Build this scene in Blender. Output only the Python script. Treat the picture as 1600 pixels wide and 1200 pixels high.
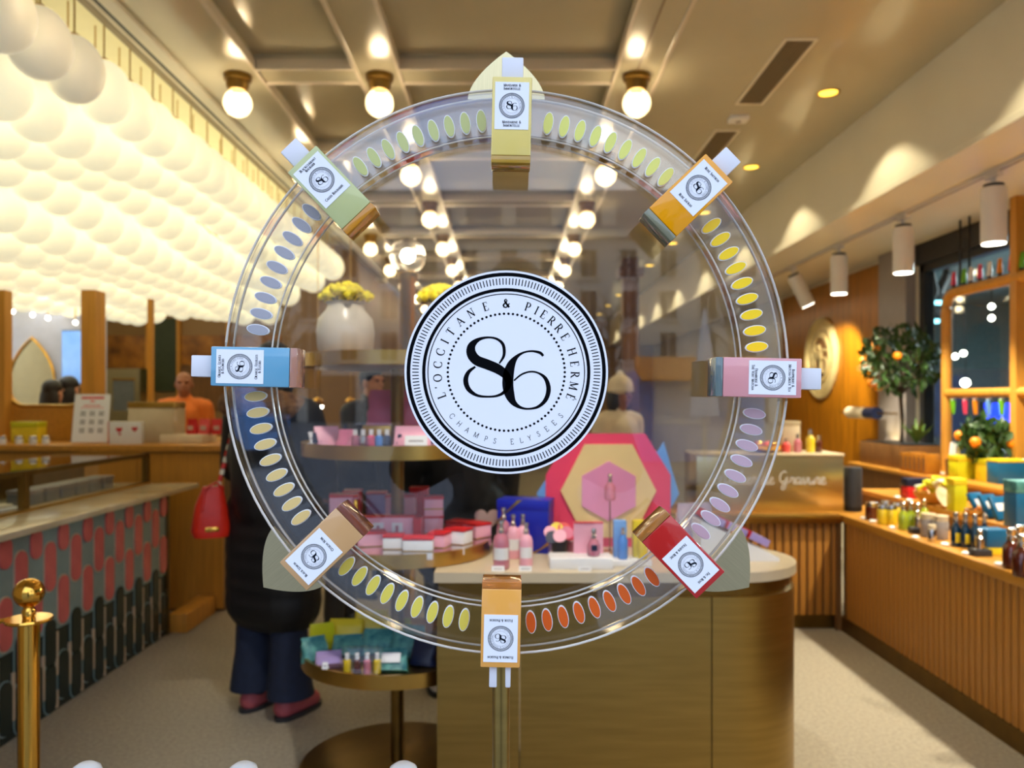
import bpy, bmesh, math, random
from mathutils import Vector, Matrix, Euler
random.seed(7)
PI = math.pi
R = math.radians
for o in list(bpy.data.objects): bpy.data.objects.remove(o)
SC = bpy.context.scene
C = SC.collection
# ------------------------------------------------------------ camera (28 mm shift lens, 1600x1200)
CAMZ = 1.42; F = 1244.0; VX = 795.0; VY = 627.0
cd = bpy.data.cameras.new('camera'); cam = bpy.data.objects.new('camera', cd); C.objects.link(cam)
cam.location = (0, 0, CAMZ); cam.rotation_euler = (PI/2, 0, 0)
cd.sensor_width = 36; cd.lens = 28; cd.shift_x = (800-VX)/1600; cd.shift_y = (VY-600)/1600
cd.clip_start = .02; cd.clip_end = 300
cd.dof.use_dof = True; cd.dof.focus_distance = .985; cd.dof.aperture_fstop = 5.0
SC.camera = cam
def P(px, py, y):                       # photo pixel + distance from the camera plane -> point
    return Vector(((px-VX)/F*y, y, CAMZ-(py-VY)/F*y))
def PX(px, y): return (px-VX)/F*y
def PZ(py, y): return CAMZ-(py-VY)/F*y
# ------------------------------------------------------------ sky, exposure
w = bpy.data.worlds.new('sky'); SC.world = w; w.use_nodes = True
nt = w.node_tree; nt.nodes.clear()
out = nt.nodes.new('ShaderNodeOutputWorld'); bg = nt.nodes.new('ShaderNodeBackground')
tc = nt.nodes.new('ShaderNodeTexCoord'); ns = nt.nodes.new('ShaderNodeTexNoise'); ns.inputs['Scale'].default_value = 3.0; ns.inputs['Detail'].default_value = 5
cr = nt.nodes.new('ShaderNodeValToRGB'); cr.color_ramp.elements[0].position = .35; cr.color_ramp.elements[1].position = .7
cr.color_ramp.elements[0].color = (.36, .52, .88, 1); cr.color_ramp.elements[1].color = (.84, .90, .96, 1)
nt.links.new(tc.outputs['Generated'], ns.inputs['Vector']); nt.links.new(ns.outputs['Fac'], cr.inputs['Fac'])
nt.links.new(cr.outputs['Color'], bg.inputs['Color']); bg.inputs['Strength'].default_value = 1.9
nt.links.new(bg.outputs['Background'], out.inputs['Surface'])
vs = SC.view_settings; vs.view_transform = 'Standard'; vs.look = 'None'; vs.exposure = 0.54; vs.gamma = 1.0; vs.use_curve_mapping = False

# ------------------------------------------------------------ materials
def lin(c):
    return tuple(((v/255)/12.92 if v/255 <= .04045 else ((v/255+.055)/1.055)**2.4) for v in c)
MATS = {}
def mat(name, rgb, rough=.5, metal=0, var=.08, scale=12, bump=0, bscale=80, emit=0, ergb=None, trans=0, coat=0, stretch=None, rgb2=None, ior=1.45, alpha=1, spec=.5):
    if name in MATS: return MATS[name]
    m = bpy.data.materials.new(name); m.use_nodes = True; n = m.node_tree.nodes; l = m.node_tree.links
    b = n['Principled BSDF']; c = lin(rgb)
    t = n.new('ShaderNodeTexCoord'); src = t.outputs['Object']
    if stretch:
        mp = n.new('ShaderNodeMapping'); mp.inputs['Scale'].default_value = stretch; l.new(src, mp.inputs['Vector']); src = mp.outputs['Vector']
    nz = n.new('ShaderNodeTexNoise'); nz.inputs['Scale'].default_value = scale; nz.inputs['Detail'].default_value = 4; l.new(src, nz.inputs['Vector'])
    rp = n.new('ShaderNodeValToRGB'); l.new(nz.outputs['Fac'], rp.inputs['Fac'])
    rp.color_ramp.elements[0].position = .3; rp.color_ramp.elements[1].position = .7
    c2 = lin(rgb2) if rgb2 else tuple(min(1, v*(1+var)) for v in c)
    c1 = c if rgb2 else tuple(v*(1-var) for v in c)
    rp.color_ramp.elements[0].color = (*c1, 1); rp.color_ramp.elements[1].color = (*c2, 1)
    l.new(rp.outputs['Color'], b.inputs['Base Color'])
    b.inputs['Roughness'].default_value = rough; b.inputs['Metallic'].default_value = metal; b.inputs['IOR'].default_value = ior
    b.inputs['Transmission Weight'].default_value = trans; b.inputs['Coat Weight'].default_value = coat; b.inputs['Specular IOR Level'].default_value = spec
    b.inputs['Coat Roughness'].default_value = .05
    if emit:
        b.inputs['Emission Color'].default_value = (*lin(ergb or rgb), 1); b.inputs['Emission Strength'].default_value = emit
    if bump:
        bn = n.new('ShaderNodeTexNoise'); bn.inputs['Scale'].default_value = bscale; bn.inputs['Detail'].default_value = 3; l.new(src, bn.inputs['Vector'])
        bp = n.new('ShaderNodeBump'); bp.inputs['Strength'].default_value = bump; bp.inputs['Distance'].default_value = .01
        l.new(bn.outputs['Fac'], bp.inputs['Height']); l.new(bp.outputs['Normal'], b.inputs['Normal'])
    MATS[name] = m; return m
def glass(name, tint=(1, 1, 1), refl=1.0):                # clear pane: transparent + fresnel mirror, same both ways through
    if name in MATS: return MATS[name]
    m = bpy.data.materials.new(name); m.use_nodes = True; n = m.node_tree.nodes; l = m.node_tree.links; n.clear()
    o = n.new('ShaderNodeOutputMaterial'); mx = n.new('ShaderNodeMixShader'); tr = n.new('ShaderNodeBsdfTransparent'); gl = n.new('ShaderNodeBsdfGlossy')
    tr.inputs['Color'].default_value = (*tint, 1); gl.inputs['Roughness'].default_value = .0
    fr = n.new('ShaderNodeFresnel'); ge = n.new('ShaderNodeNewGeometry'); mi = n.new('ShaderNodeMix')
    mi.inputs[2].default_value = 1.49; mi.inputs[3].default_value = 1/1.49
    l.new(ge.outputs['Backfacing'], mi.inputs[0]); l.new(mi.outputs[0], fr.inputs['IOR'])
    ml = n.new('ShaderNodeMath'); ml.operation = 'MULTIPLY'; ml.inputs[1].default_value = refl; l.new(fr.outputs['Fac'], ml.inputs[0])
    l.new(ml.outputs[0], mx.inputs['Fac']); l.new(tr.outputs[0], mx.inputs[1]); l.new(gl.outputs[0], mx.inputs[2]); l.new(mx.outputs[0], o.inputs['Surface'])
    MATS[name] = m; return m

mat('ceiling', (196, 188, 162), .2, var=.03, scale=2, coat=.3)
mat('soffit', (230, 224, 206), .35, var=.03, scale=2)
mat('cove', (245, 238, 205), .6, var=.02)
mat('moulding', (214, 202, 182), .25, var=.02)
mat('railbrown', (140, 122, 92), .4, var=.05)
mat('black', (14, 14, 15), .45, var=.2)
mat('carpet', (166, 156, 138), .95, var=.16, scale=60, bump=.7, bscale=220)
mat('street', (120, 120, 122), .8, var=.1)
mat('goldwood', (160, 100, 14), .3, var=.3, scale=3, stretch=(6, 6, .8))
mat('wood', (204, 144, 56), .45, var=.12, scale=5, stretch=(7, 7, .6))
mat('wooddark', (120, 82, 44), .45, var=.18, scale=5, stretch=(7, 7, .6))
mat('woodslat', (182, 122, 48), .5, var=.15, scale=4, stretch=(9, 9, .5))
mat('woodtop', (190, 132, 48), .35, var=.12, scale=5, stretch=(8, 1, 8))
mat('brass', (196, 158, 82), .28, 1, var=.06)
mat('brushed', (168, 140, 78), .36, 1, var=.1, scale=4, stretch=(1, 1, 14))
mat('brassdark', (128, 100, 50), .4, 1, var=.1)
mat('polished', (232, 178, 78), .07, 1, var=.03)
mat('champagne', (205, 190, 145), .3, 1, var=.05, scale=40, stretch=(20, 1, 1))
mat('marble', (222, 208, 178), .15, var=.1, scale=4, rgb2=(190, 172, 138))
mat('stone', (206, 190, 160), .3, var=.05, scale=9)
mat('sage', (138, 156, 150), .25, var=.06)
mat('pinktile', (216, 106, 100), .2, var=.08)
mat('greentile', (30, 44, 38), .2, var=.12)
mat('grout', (196, 174, 146), .5, var=.05)
mat('white', (232, 232, 232), .35, var=.02)
mat('paper', (238, 238, 240), .6, var=.01)
mat('ink', (8, 9, 13), .8, var=.02, spec=.05)
mat('inkgrey', (30, 34, 44), .8, var=.02, spec=.05)
mat('whitelamp', (222, 220, 222), .35, var=.02)
mat('globe_lit', (250, 244, 215), .35, var=.01, emit=.46, ergb=(255, 247, 210))
mat('globe_dim', (240, 234, 214), .3, var=.02, emit=.22, ergb=(255, 245, 215))  # faint glow added to brighten the unlit near globes
mat('bulb', (255, 240, 215), .3, var=.0, emit=20, ergb=(255, 236, 195))
mat('lampface', (255, 255, 255), .4, var=0, emit=9, ergb=(255, 246, 225))
mat('downlight', (255, 210, 90), .4, var=0, emit=2.2, ergb=(255, 205, 70))
mat('brownwall', (150, 116, 72), .5, var=.06, scale=3)
mat('onyx', (196, 128, 40), .25, var=.4, scale=5, rgb2=(110, 66, 22))
mat('darkgreen', (56, 66, 42), .4, var=.1)
mat('lavender', (198, 202, 226), .5, var=.04)
mat('annexwall', (120, 134, 138), .7, var=.08)
mat('red', (205, 32, 36), .4, var=.08)
mat('redleather', (206, 38, 16), .38, var=.12, bump=.2)
mat('coral', (226, 84, 84), .4, var=.08)
mat('pink', (236, 172, 190), .4, var=.05)
mat('pinkdeep', (214, 120, 150), .4, var=.08)
mat('rose', (226, 66, 100), .35, var=.03)
mat('beige', (222, 196, 138), .5, var=.03)
mat('orchid', (216, 140, 178), .4, var=.03)
mat('skyblue', (110, 160, 220), .4, var=.04)
mat('cobalt', (22, 36, 168), .35, var=.08)
mat('navy', (20, 30, 62), .4, var=.15)
mat('yellow', (232, 205, 40), .35, var=.08)
mat('citron', (208, 205, 30), .35, var=.1)
mat('teal', (100, 168, 158), .45, var=.25, scale=30, rgb2=(28, 96, 110))
mat('tealblue', (24, 96, 140), .35, var=.12)
mat('lilac', (170, 150, 205), .4, var=.1)
mat('grey', (150, 142, 140), .45, var=.05)
mat('charcoal', (46, 46, 50), .5, var=.1)
mat('greyscreen', (120, 124, 128), .3, var=.1)
mat('amber', (84, 30, 14), .15, var=.1, coat=.6)
mat('yellowjar', (226, 196, 40), .15, var=.1, coat=.6)
mat('greenglass', (160, 176, 46), .12, var=.1, coat=.6)
mat('blueglass', (14, 44, 66), .12, var=.1, coat=.6)
mat('pinkglass', (226, 142, 164), .12, var=.06, coat=.6, trans=.35)
mat('bluebottle', (66, 132, 214), .15, var=.05, coat=.5)
mat('silver', (205, 200, 196), .2, 1, var=.03)
mat('leaf', (44, 74, 26), .5, var=.4, scale=8)
mat('leaflight', (96, 130, 50), .5, var=.3, scale=8)
mat('bark', (70, 56, 44), .8, var=.2)
mat('orange', (235, 140, 20), .45, var=.1)
mat('flower', (252, 226, 24), .7, var=.15, scale=40)
mat('ceramic', (205, 196, 180), .3, var=.03)
mat('skin', (206, 150, 122), .5, var=.06)
mat('skindark', (150, 96, 70), .5, var=.06)
mat('hairdark', (24, 17, 14), .5, var=.3, scale=30, stretch=(6, 6, 1))
mat('hairbrown', (70, 44, 26), .55, var=.3, scale=30, stretch=(6, 6, 1))
mat('coatblack', (15, 15, 17), .6, var=.2, bump=.25, bscale=14)
mat('denim', (24, 34, 58), .8, var=.15, scale=30)
mat('fur', (150, 112, 74), .95, var=.4, scale=35, rgb2=(92, 62, 40), bump=1, bscale=60)
mat('sneaker', (176, 84, 92), .6, var=.12)
mat('cream', (228, 214, 186), .7, var=.06)
mat('orangeshirt', (214, 112, 36), .7, var=.1)
mat('heart', (206, 172, 156), .5, var=.04)
mat('screen', (20, 40, 200), .3, var=.1, emit=1.0, ergb=(20, 50, 255))
mat('cyanlight', (200, 250, 255), .3, var=0, emit=3, ergb=(150, 240, 255))
mat('posterlight', (150, 190, 240), .3, rgb2=(60, 120, 210), scale=3, emit=.45, ergb=(150, 195, 255))
mat('facade', (206, 198, 184), .8, var=.06)
mat('zinc', (110, 120, 135), .6, var=.06)
mat('windowdark', (46, 52, 62), .2, var=.1)
def lampglass():
    m = mat('lampglass', (255, 240, 215), .15, var=0, emit=.9, ergb=(255, 222, 170)); m.node_tree.nodes['Principled BSDF'].inputs['Alpha'].default_value = .35; return m
lampglass()
glass('clear'); glass('pane', (.9, .95, .95)); glass('acrylic', (.985, .99, .99), 1.7)

# ------------------------------------------------------------ mesh helpers
class G:
    def __init__(s): s.v = []; s.f = []; s.m = Matrix()
    def add(s, vs, fs):
        n = len(s.v); s.v += [tuple(s.m @ Vector(v)) for v in vs]; s.f += [tuple(i+n for i in f) for f in fs]; return s
    def at(s, loc=(0, 0, 0), rot=(0, 0, 0), sc=(1, 1, 1)):
        s.m = Matrix.LocRotScale(Vector(loc), Euler(rot), Vector(sc)); return s
    def box(s, x0, x1, y0, y1, z0, z1, b=0):
        if b <= 0:
            return s.add([(x0, y0, z0), (x1, y0, z0), (x1, y1, z0), (x0, y1, z0), (x0, y0, z1), (x1, y0, z1), (x1, y1, z1), (x0, y1, z1)],
                  [(3, 2, 1, 0), (4, 5, 6, 7), (0, 1, 5, 4), (1, 2, 6, 5), (2, 3, 7, 6), (3, 0, 4, 7)])
        bm = bmesh.new(); bmesh.ops.create_cube(bm, size=1)
        for v in bm.verts: v.co = ((x0+x1)/2+v.co.x*(x1-x0), (y0+y1)/2+v.co.y*(y1-y0), (z0+z1)/2+v.co.z*(z1-z0))
        bmesh.ops.bevel(bm, geom=bm.edges[:], offset=b, segments=2, profile=.5, affect='EDGES')
        bm.verts.index_update(); s.add([v.co.copy() for v in bm.verts], [[v.index for v in f.verts] for f in bm.faces]); bm.free(); return s
    def prism(s, poly, z0, z1, plane='xy'):
        n = len(poly)
        def q(p, z): return (p[0], p[1], z) if plane == 'xy' else ((p[0], z, p[1]) if plane == 'xz' else (z, p[0], p[1]))
        return s.add([q(p, z0) for p in poly]+[q(p, z1) for p in poly],
              [tuple(range(n))[::-1], tuple(range(n, 2*n))]+[(i, (i+1) % n, n+(i+1) % n, n+i) for i in range(n)])
    def lathe(s, prof, n=20, cap=True, a0=0, a1=2*PI):
        full = abs(a1-a0-2*PI) < 1e-6; k = n if full else n+1
        vs = [(r*math.cos(a0+(a1-a0)*j/n), r*math.sin(a0+(a1-a0)*j/n), z) for r, z in prof for j in range(k)]
        fs = []
        for i in range(len(prof)-1):
            for j in range(n):
                a = i*k+j; b = i*k+(j+1) % k; fs.append((a, b, b+k, a+k))
        if cap and full:
            fs.append(tuple(range(k))[::-1]); L = (len(prof)-1)*k; fs.append(tuple(range(L, L+k)))
        return s.add(vs, fs)
    def tube(s, pts, r, n=8, closed=False):
        pts = [Vector(p) for p in pts]; N = len(pts); rr = r if isinstance(r, (list, tuple)) else [r]*N; vs = []
        up = Vector((.013, .02, 1))
        for i in range(N):
            t = (pts[(i+1) % N]-pts[i-1]) if closed else (pts[min(i+1, N-1)]-pts[max(i-1, 0)])
            t.normalize(); u = t.cross(up)
            if u.length < .05: u = t.cross(Vector((1, 0, 0)))
            u.normalize(); v2 = t.cross(u)
            for j in range(n):
                a = 2*PI*j/n; vs.append(tuple(pts[i]+(u*math.cos(a)+v2*math.sin(a))*rr[i]))
        fs = []
        for i in range(N if closed else N-1):
            for j in range(n):
                a = i*n+j; b = i*n+(j+1) % n; c = ((i+1) % N)*n+(j+1) % n; d = ((i+1) % N)*n+j; fs.append((a, d, c, b))
        if not closed: fs += [tuple(range(n)), tuple(range((N-1)*n, N*n))[::-1]]
        return s.add(vs, fs)
    def ball(s, c, r, n=16, m=10):
        r = r if isinstance(r, (list, tuple)) else (r, r, r)
        vs = [(c[0], c[1], c[2]-r[2])]+[(c[0]+r[0]*math.cos(2*PI*j/n)*math.sin(PI*i/m), c[1]+r[1]*math.sin(2*PI*j/n)*math.sin(PI*i/m), c[2]-r[2]*math.cos(PI*i/m)) for i in range(1, m) for j in range(n)]+[(c[0], c[1], c[2]+r[2])]
        fs = [(0, 1+(j+1) % n, 1+j) for j in range(n)]
        for i in range(m-2):
            for j in range(n):
                a = 1+i*n+j; b = 1+i*n+(j+1) % n; fs.append((a, b, b+n, a+n))
        L = len(vs)-1; fs += [(L, L-n+j, L-n+(j+1) % n) for j in range(n)]
        return s.add(vs, fs)
    def loft(s, rings, n=24, p=2.0):        # rings: (cx, cy, z, rx, ry); superellipse sections
        vs = []
        for cx, cy, z, rx, ry in rings:
            for j in range(n):
                a = 2*PI*j/n; ca, sa = math.cos(a), math.sin(a)
                vs.append((cx+rx*math.copysign(abs(ca)**(2/p), ca), cy+ry*math.copysign(abs(sa)**(2/p), sa), z))
        fs = [(i*n+j, i*n+(j+1) % n, (i+1)*n+(j+1) % n, (i+1)*n+j) for i in range(len(rings)-1) for j in range(n)]
        fs += [tuple(range(n))[::-1], tuple(range((len(rings)-1)*n, len(rings)*n))]
        return s.add(vs, fs)
    def mesh(s, name, m, smooth=True, ang=38):
        me = bpy.data.meshes.new(name); me.from_pydata(s.v, [], s.f); me.materials.append(MATS[m] if isinstance(m, str) else m)
        if smooth:
            for p in me.polygons: p.use_smooth = True
            me.set_sharp_from_angle(angle=R(ang))
        me.update(); return me
    def build(s, name, m, parent=None, smooth=True, ang=38):
        o = bpy.data.objects.new(name, s.mesh(name, m, smooth, ang)); C.objects.link(o); o.parent = parent; return o
def inst(name, me, parent=None, loc=(0, 0, 0), rot=(0, 0, 0), sc=(1, 1, 1)):
    o = bpy.data.objects.new(name, me); C.objects.link(o); o.parent = parent; o.location = loc; o.rotation_euler = rot; o.scale = sc; return o
def tag(o, label, cat, group=None):
    o['label'] = label; o['category'] = cat
    if group: o['group'] = group
    return o
def thing(name, label, cat, loc=(0, 0, 0), rot=0, group=None):
    o = bpy.data.objects.new(name, None); C.objects.link(o); o.empty_display_size = .05
    o.location = loc; o.rotation_euler = rot if isinstance(rot, (tuple, list)) else (0, 0, rot)
    return tag(o, label, cat, group)
def struct(name, g, m, parent=None, smooth=False, label=None):
    o = g.build(name, m, parent, smooth)
    if parent is None: o['kind'] = 'structure'
    if label: o['label'] = label
    return o
KIDS = {}
def copy_tree(o, parent=None):
    c = o.copy(); C.objects.link(c); c.parent = parent
    for ch in [x for x in o.children]: copy_tree(ch, c)
    return c
def bx(*a, **k): return G().box(*a, **k)
def kind(o, k): o['kind'] = k; return o
# ============================================================ the room
CZ = 3.24
struct('floor', bx(-6.2, 3.4, .62, 18.2, -.12, 0), 'carpet')
struct('ground', bx(-30, 30, -62, .62, -.14, -.02), 'street')
ce = struct('ceiling', bx(-1.84, 2.26, .8, 18, 3.32, 3.42), 'ceiling')
ROWS = [4.45+1.425*k for k in range(-1, 10)]
COLS = [-1.515, -.722, .714]
struct('beam', bx(-1.84, -1.40, .8, 18, CZ, 3.32), 'ceiling', ce)
struct('beam', bx(-.83, -.615, .8, 18, CZ, 3.32), 'ceiling', ce)
struct('beam', bx(.60, .83, .8, 18, CZ, 3.32), 'ceiling', ce)
struct('panel', bx(.83, 2.26, .8, 18, CZ, 3.32), 'ceiling', ce)
cb1 = bx(-1.40, -.83, -.09, .09, CZ, 3.32).mesh('cross_beam', 'ceiling', False)
cb2 = bx(-.615, .60, -.09, .09, CZ, 3.32).mesh('cross_beam', 'ceiling', False)
mo1 = bx(-1.40, -.83, -.012, .012, CZ-.012, CZ+.05, b=.005).mesh('moulding', 'moulding')
mo2 = bx(-.615, .60, -.012, .012, CZ-.012, CZ+.05, b=.005).mesh('moulding', 'moulding')
for y in ROWS:
    inst('cross_beam', cb1, ce, (0, y, 0)); inst('cross_beam', cb2, ce, (0, y, 0))
    for dy in (-.10, .10):
        inst('moulding', mo1, ce, (0, y+dy, 0)); inst('moulding', mo2, ce, (0, y+dy, 0))
for x in (-1.39, -.84, -.605, .59, .84):
    struct('moulding', bx(x-.012, x+.012, .8, 18, CZ-.012, CZ+.04, b=.005), 'moulding', ce)
struct('shadow_gap', bx(.70, .712, .8, 18, CZ-.003, CZ+.01), 'railbrown', ce)
# left cove over the lamp cloud
cv = struct('ceiling_cove', bx(-6.0, -1.84, .8, 12.1, 3.46, 3.52), 'cove')
struct('cove_fascia', bx(-1.90, -1.86, .8, 11.7, 3.225, 3.46), 'moulding', cv)
struct('shadow_gap', bx(-1.862, -1.842, .8, 11.7, 3.215, 3.46), 'black', cv)  # shade of the recess put in as a solid black strip
struct('edge_strip', bx(-1.842, -1.775, .8, 11.7, 3.215, 3.238), 'soffit', cv)
struct('cove_rail', bx(-1.955, -1.915, .8, 11.7, 3.235, 3.30), 'railbrown', cv)
struct('cove_end', bx(-6.0, -1.84, 11.7, 12.1, 3.2, 3.46), 'soffit', cv)
# right bulkhead
so = struct('ceiling_bulkhead', bx(2.26, 3.40, .8, 18, 2.665, 3.42), 'soffit')
struct('bulkhead_edge', bx(2.235, 2.262, .8, 18, 2.655, 2.70, b=.006), 'soffit', so)
# walls
wr = struct('wall_right', bx(3.25, 3.40, 6.36, 18, 0, 2.665), 'soffit')
gp = bx(-.0, .02, -.425, .425, .80, 2.62).mesh('wood_panel', 'goldwood', False)
for i in range(3): inst('wood_panel', gp, wr, (3.228, 7.265+i*.857, 0))
struct('pillar', bx(3.17, 3.25, 6.36, 6.83, 0, 2.665), 'grey', wr)
struct('wall_header', bx(3.25, 3.40, .8, 6.36, 2.50, 2.665), 'charcoal', wr)
struct('wall_sill', bx(3.25, 3.40, .8, 6.36, 0, .95), 'soffit', wr)
struct('wall_back', bx(-2.1, 3.4, 18, 18.2, 0, 3.42), 'brownwall')
struct('wall_left', bx(-6.2, -6.0, .62, 12.1, 0, 3.5), 'soffit')
wp = struct('wall_partition', bx(-6.0, -1.95, 10.4, 10.6, 0, 3.46), 'brownwall')
struct('wall_passage', bx(-2.1, -1.95, 10.6, 18, 0, 3.42), 'brownwall')
# shop front, seen only from behind the wheel (open doorway, the picture is taken through it)
wf = struct('wall_front', bx(-6.2, -1.45, .62, .8, 0, 3.52), 'soffit')
struct('wall_front_pier', bx(1.45, 3.4, .62, .8, 0, 3.42), 'soffit', wf)
struct('wall_front_header', bx(-1.45, 1.45, .62, .8, 2.75, 3.42), 'soffit', wf)
# details on the partition behind the staff counter
for a, b, c, d, m in [(166, 230, 524, 576, 'onyx'), (282, 356, 524, 570, 'onyx'), (237, 279, 498, 612, 'darkgreen'), (360, 440, 524, 600, 'onyx')]:
    struct('wall_panel', bx(PX(a, 10.4), PX(b, 10.4), 10.37, 10.4, PZ(d, 10.4), PZ(c, 10.4)), m, wp)
for a, b in [(231, 236), (279, 284), (356, 360)]:
    struct('wall_post', bx(PX(a, 10.4), PX(b, 10.4), 10.33, 10.4, 0, 2.6), 'wood', wp)
struct('recess_back', bx(PX(284, 10.4), PX(356, 10.4), 10.36, 10.4, PZ(640, 10.4), PZ(572, 10.4)), 'wooddark', wp)
# column in the passage
col = struct('wall_column', G().at((1.55, 10.2, 0)).box(-.1, .1, -.1, .1, 0, 3.24), 'wooddark')
struct('capital', G().at((1.55, 10.2, 0)).box(-.16, .16, -.16, .16, 3.0, 3.12, b=.02), 'wooddark', col)
# ------------------------------------------------------------ ceiling fittings
gm = G().ball((0, 0, -.155), .078, 24, 16).mesh('globe', 'lampglass'); bm0 = G().ball((0, 0, -.155), .05, 16, 12).mesh('bulb', 'bulb')
cm = G().lathe([(.05, -.085), (.062, -.06), (.062, -.035), (.075, -.03), (.075, 0)], 24).mesh('cap', 'brassdark')
for i, x in enumerate(COLS):
    lab = ['round glass ceiling lamp with brass cap on the beam beside the glowing lamp cloud', 'round glass ceiling lamp with brass cap on the middle beam of the coffered ceiling', 'round glass ceiling lamp with brass cap on the beam beside the flat vented ceiling'][i]
    grp = ['globe lamps along the cloud', 'globe lamps on the middle beam', 'globe lamps beside the vents'][i]
    for y in ROWS:
        t = thing('ceiling_lamp', lab, 'lamp', (x, y, CZ), 0, grp)
        inst('globe', gm, t); inst('bulb', bm0, t); inst('cap', cm, t)
def vent(y0, y1, label):
    t = thing('ceiling_vent', label, 'vent', (1.468, y0, CZ))
    L = y1-y0
    g = G().box(-.085, -.07, 0, L, -.008, 0).box(.07, .085, 0, L, -.008, 0).box(-.07, .07, 0, .016, -.008, 0).box(-.07, .07, L-.016, L, -.008, 0)
    g.build('frame', 'soffit', t, False); bx(-.07, .07, .016, L-.016, -.002, 0).build('backing', 'black', t, False)
    sm = bx(-.0035, .0035, .016, L-.016, -.007, -.002).mesh('slat', 'railbrown', False)
    for k in range(10): inst('slat', sm, t, (-.063+k*.014, 0, 0))
vent(3.99, 4.87, 'long slatted ceiling air vent next to the first yellow downlight')
vent(5.34, 6.22, 'long slatted ceiling air vent partly behind the orange bottle of the wheel')
t = thing('smoke_detector', 'small white rectangular detector on the ceiling between two vents', 'detector', (1.47, 5.1, CZ))
bx(-.06, .06, -.05, .05, -.03, 0, b=.008).build('case', 'white', t); G().at((0, 0, -.034)).lathe([(.018, 0), (.018, .005)], 12).build('sensor', 'grey', t)
dm = G().lathe([(.052, -.003), (.052, 0)], 24).mesh('lens', 'downlight'); dr = G().lathe([(.053, -.001), (.066, -.006), (.068, 0), (.053, 0)], 24, cap=False).mesh('ring', 'brass')
def light(name, typ, loc, energy, col, parent=None, **k):
    d = bpy.data.lights.new(name, typ); d.energy = energy; d.color = col
    for a, b in k.items(): setattr(d, a, b)
    o = bpy.data.objects.new(name, d); C.objects.link(o); o.location = loc; o.parent = parent; return o
for k in range(-2, 9):
    t = thing('downlight', 'round yellow recessed downlight in the flat ceiling beside the bulkhead', 'downlight', (1.885, 4.7+1.49*k, CZ), 0, 'yellow recessed downlights')
    inst('lens', dm, t); inst('ring', dr, t)
    light('beam_light', 'SPOT', (0, 0, -.012), 26, (1, .86, .55), t, spot_size=R(104), spot_blend=.25, shadow_soft_size=.03)
# track with spot lamps
tr = thing('lighting_track', 'thin white lighting track under the bulkhead carrying spot lamps', 'track', (2.60, 1.2, 2.665))
bx(-.018, .018, 0, 8.2, -.022, 0).build('rail', 'whitelamp', tr, False); bx(-.006, .006, 0, 8.2, -.0235, -.021).build('groove', 'railbrown', tr, False)
body = G().lathe([(.055, 0), (.064, .006), (.064, .29), (.058, .30)], 28)
bm_ = body.mesh('housing', 'whitelamp'); fm = G().lathe([(.056, -.002), (.056, .001)], 28).mesh('lens', 'lampface')
nk = G().lathe([(.05, .30), (.05, .318)], 24).mesh('collar', 'charcoal'); ad = G().box(-.017, .017, -.06, .06, .35, .378, b=.005).tube([(0, 0, .318), (0, 0, .355)], .012).mesh('adapter', 'whitelamp')
lamps = [(3.24, 0), (2.26, 0), (4.27, 0), (5.25, 0), (6.27, 0), (7.28, .45)]
labs = {4.27: 'white cylinder track spot above the tubes on the timber frame', 5.25: 'white cylinder track spot in front of the grey pillar', 6.27: 'white cylinder track spot shining on the gilt round wall emblem', 7.28: 'white cylinder track spot tilted on its joint at the far end of the track'}
for y, tilt in lamps:
    t = thing('track_spot', labs.get(y, 'white cylinder track spot over the near end of the wooden counter'), 'spotlight', (2.60, y, 2.665-.40), (0, 0, 0), 'track spots over the wooden counter')
    h = inst('housing', bm_, t, (0, 0, 0)); inst('lens', fm, h); inst('collar', nk, h); inst('adapter', ad, t)
    if tilt:
        h.rotation_euler = (0, -tilt, 0); h.location = (.315*math.sin(tilt), 0, .315*(1-math.cos(tilt)))
        light('beam_light', 'SPOT', (0, 0, -.02), 95, (1, .9, .68), h, spot_size=R(92), spot_blend=.4, shadow_soft_size=.05).rotation_euler = (R(30), 0, 0)
    else:
        light('beam_light', 'SPOT', (0, 0, -.02), 88, (1, .91, .70), h, spot_size=R(112 if y != 6.27 else 90), spot_blend=.45, shadow_soft_size=.045)
# ceiling spots added out of view to brighten the centre tables
for x, y, e in ((.30, 2.0, 95), (-.40, 1.9, 75)):
    t = thing('added_ceiling_spot', 'added unseen ceiling spot aimed at the centre display tables', 'spotlight', (x, y, 3.32), 0, 'added ceiling spots over the entrance')
    G().lathe([(.05, 0), (.05, -.02)][::-1], 20).build('mount', 'whitelamp', t); h = inst('housing', G().lathe([(.03, -.14), (.04, -.13), (.04, -.02), (.03, -.015)], 20).mesh('housing', 'whitelamp'), t, (0, 0, 0), (R(28), 0, 0))
    inst('lens', G().lathe([(.028, -.142), (.028, -.14)], 18).mesh('lens', 'lampface'), h); light('beam_light', 'SPOT', (0, 0, -.15), e, (1, .92, .78), h, spot_size=R(50), spot_blend=.7, shadow_soft_size=.04)
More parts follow.
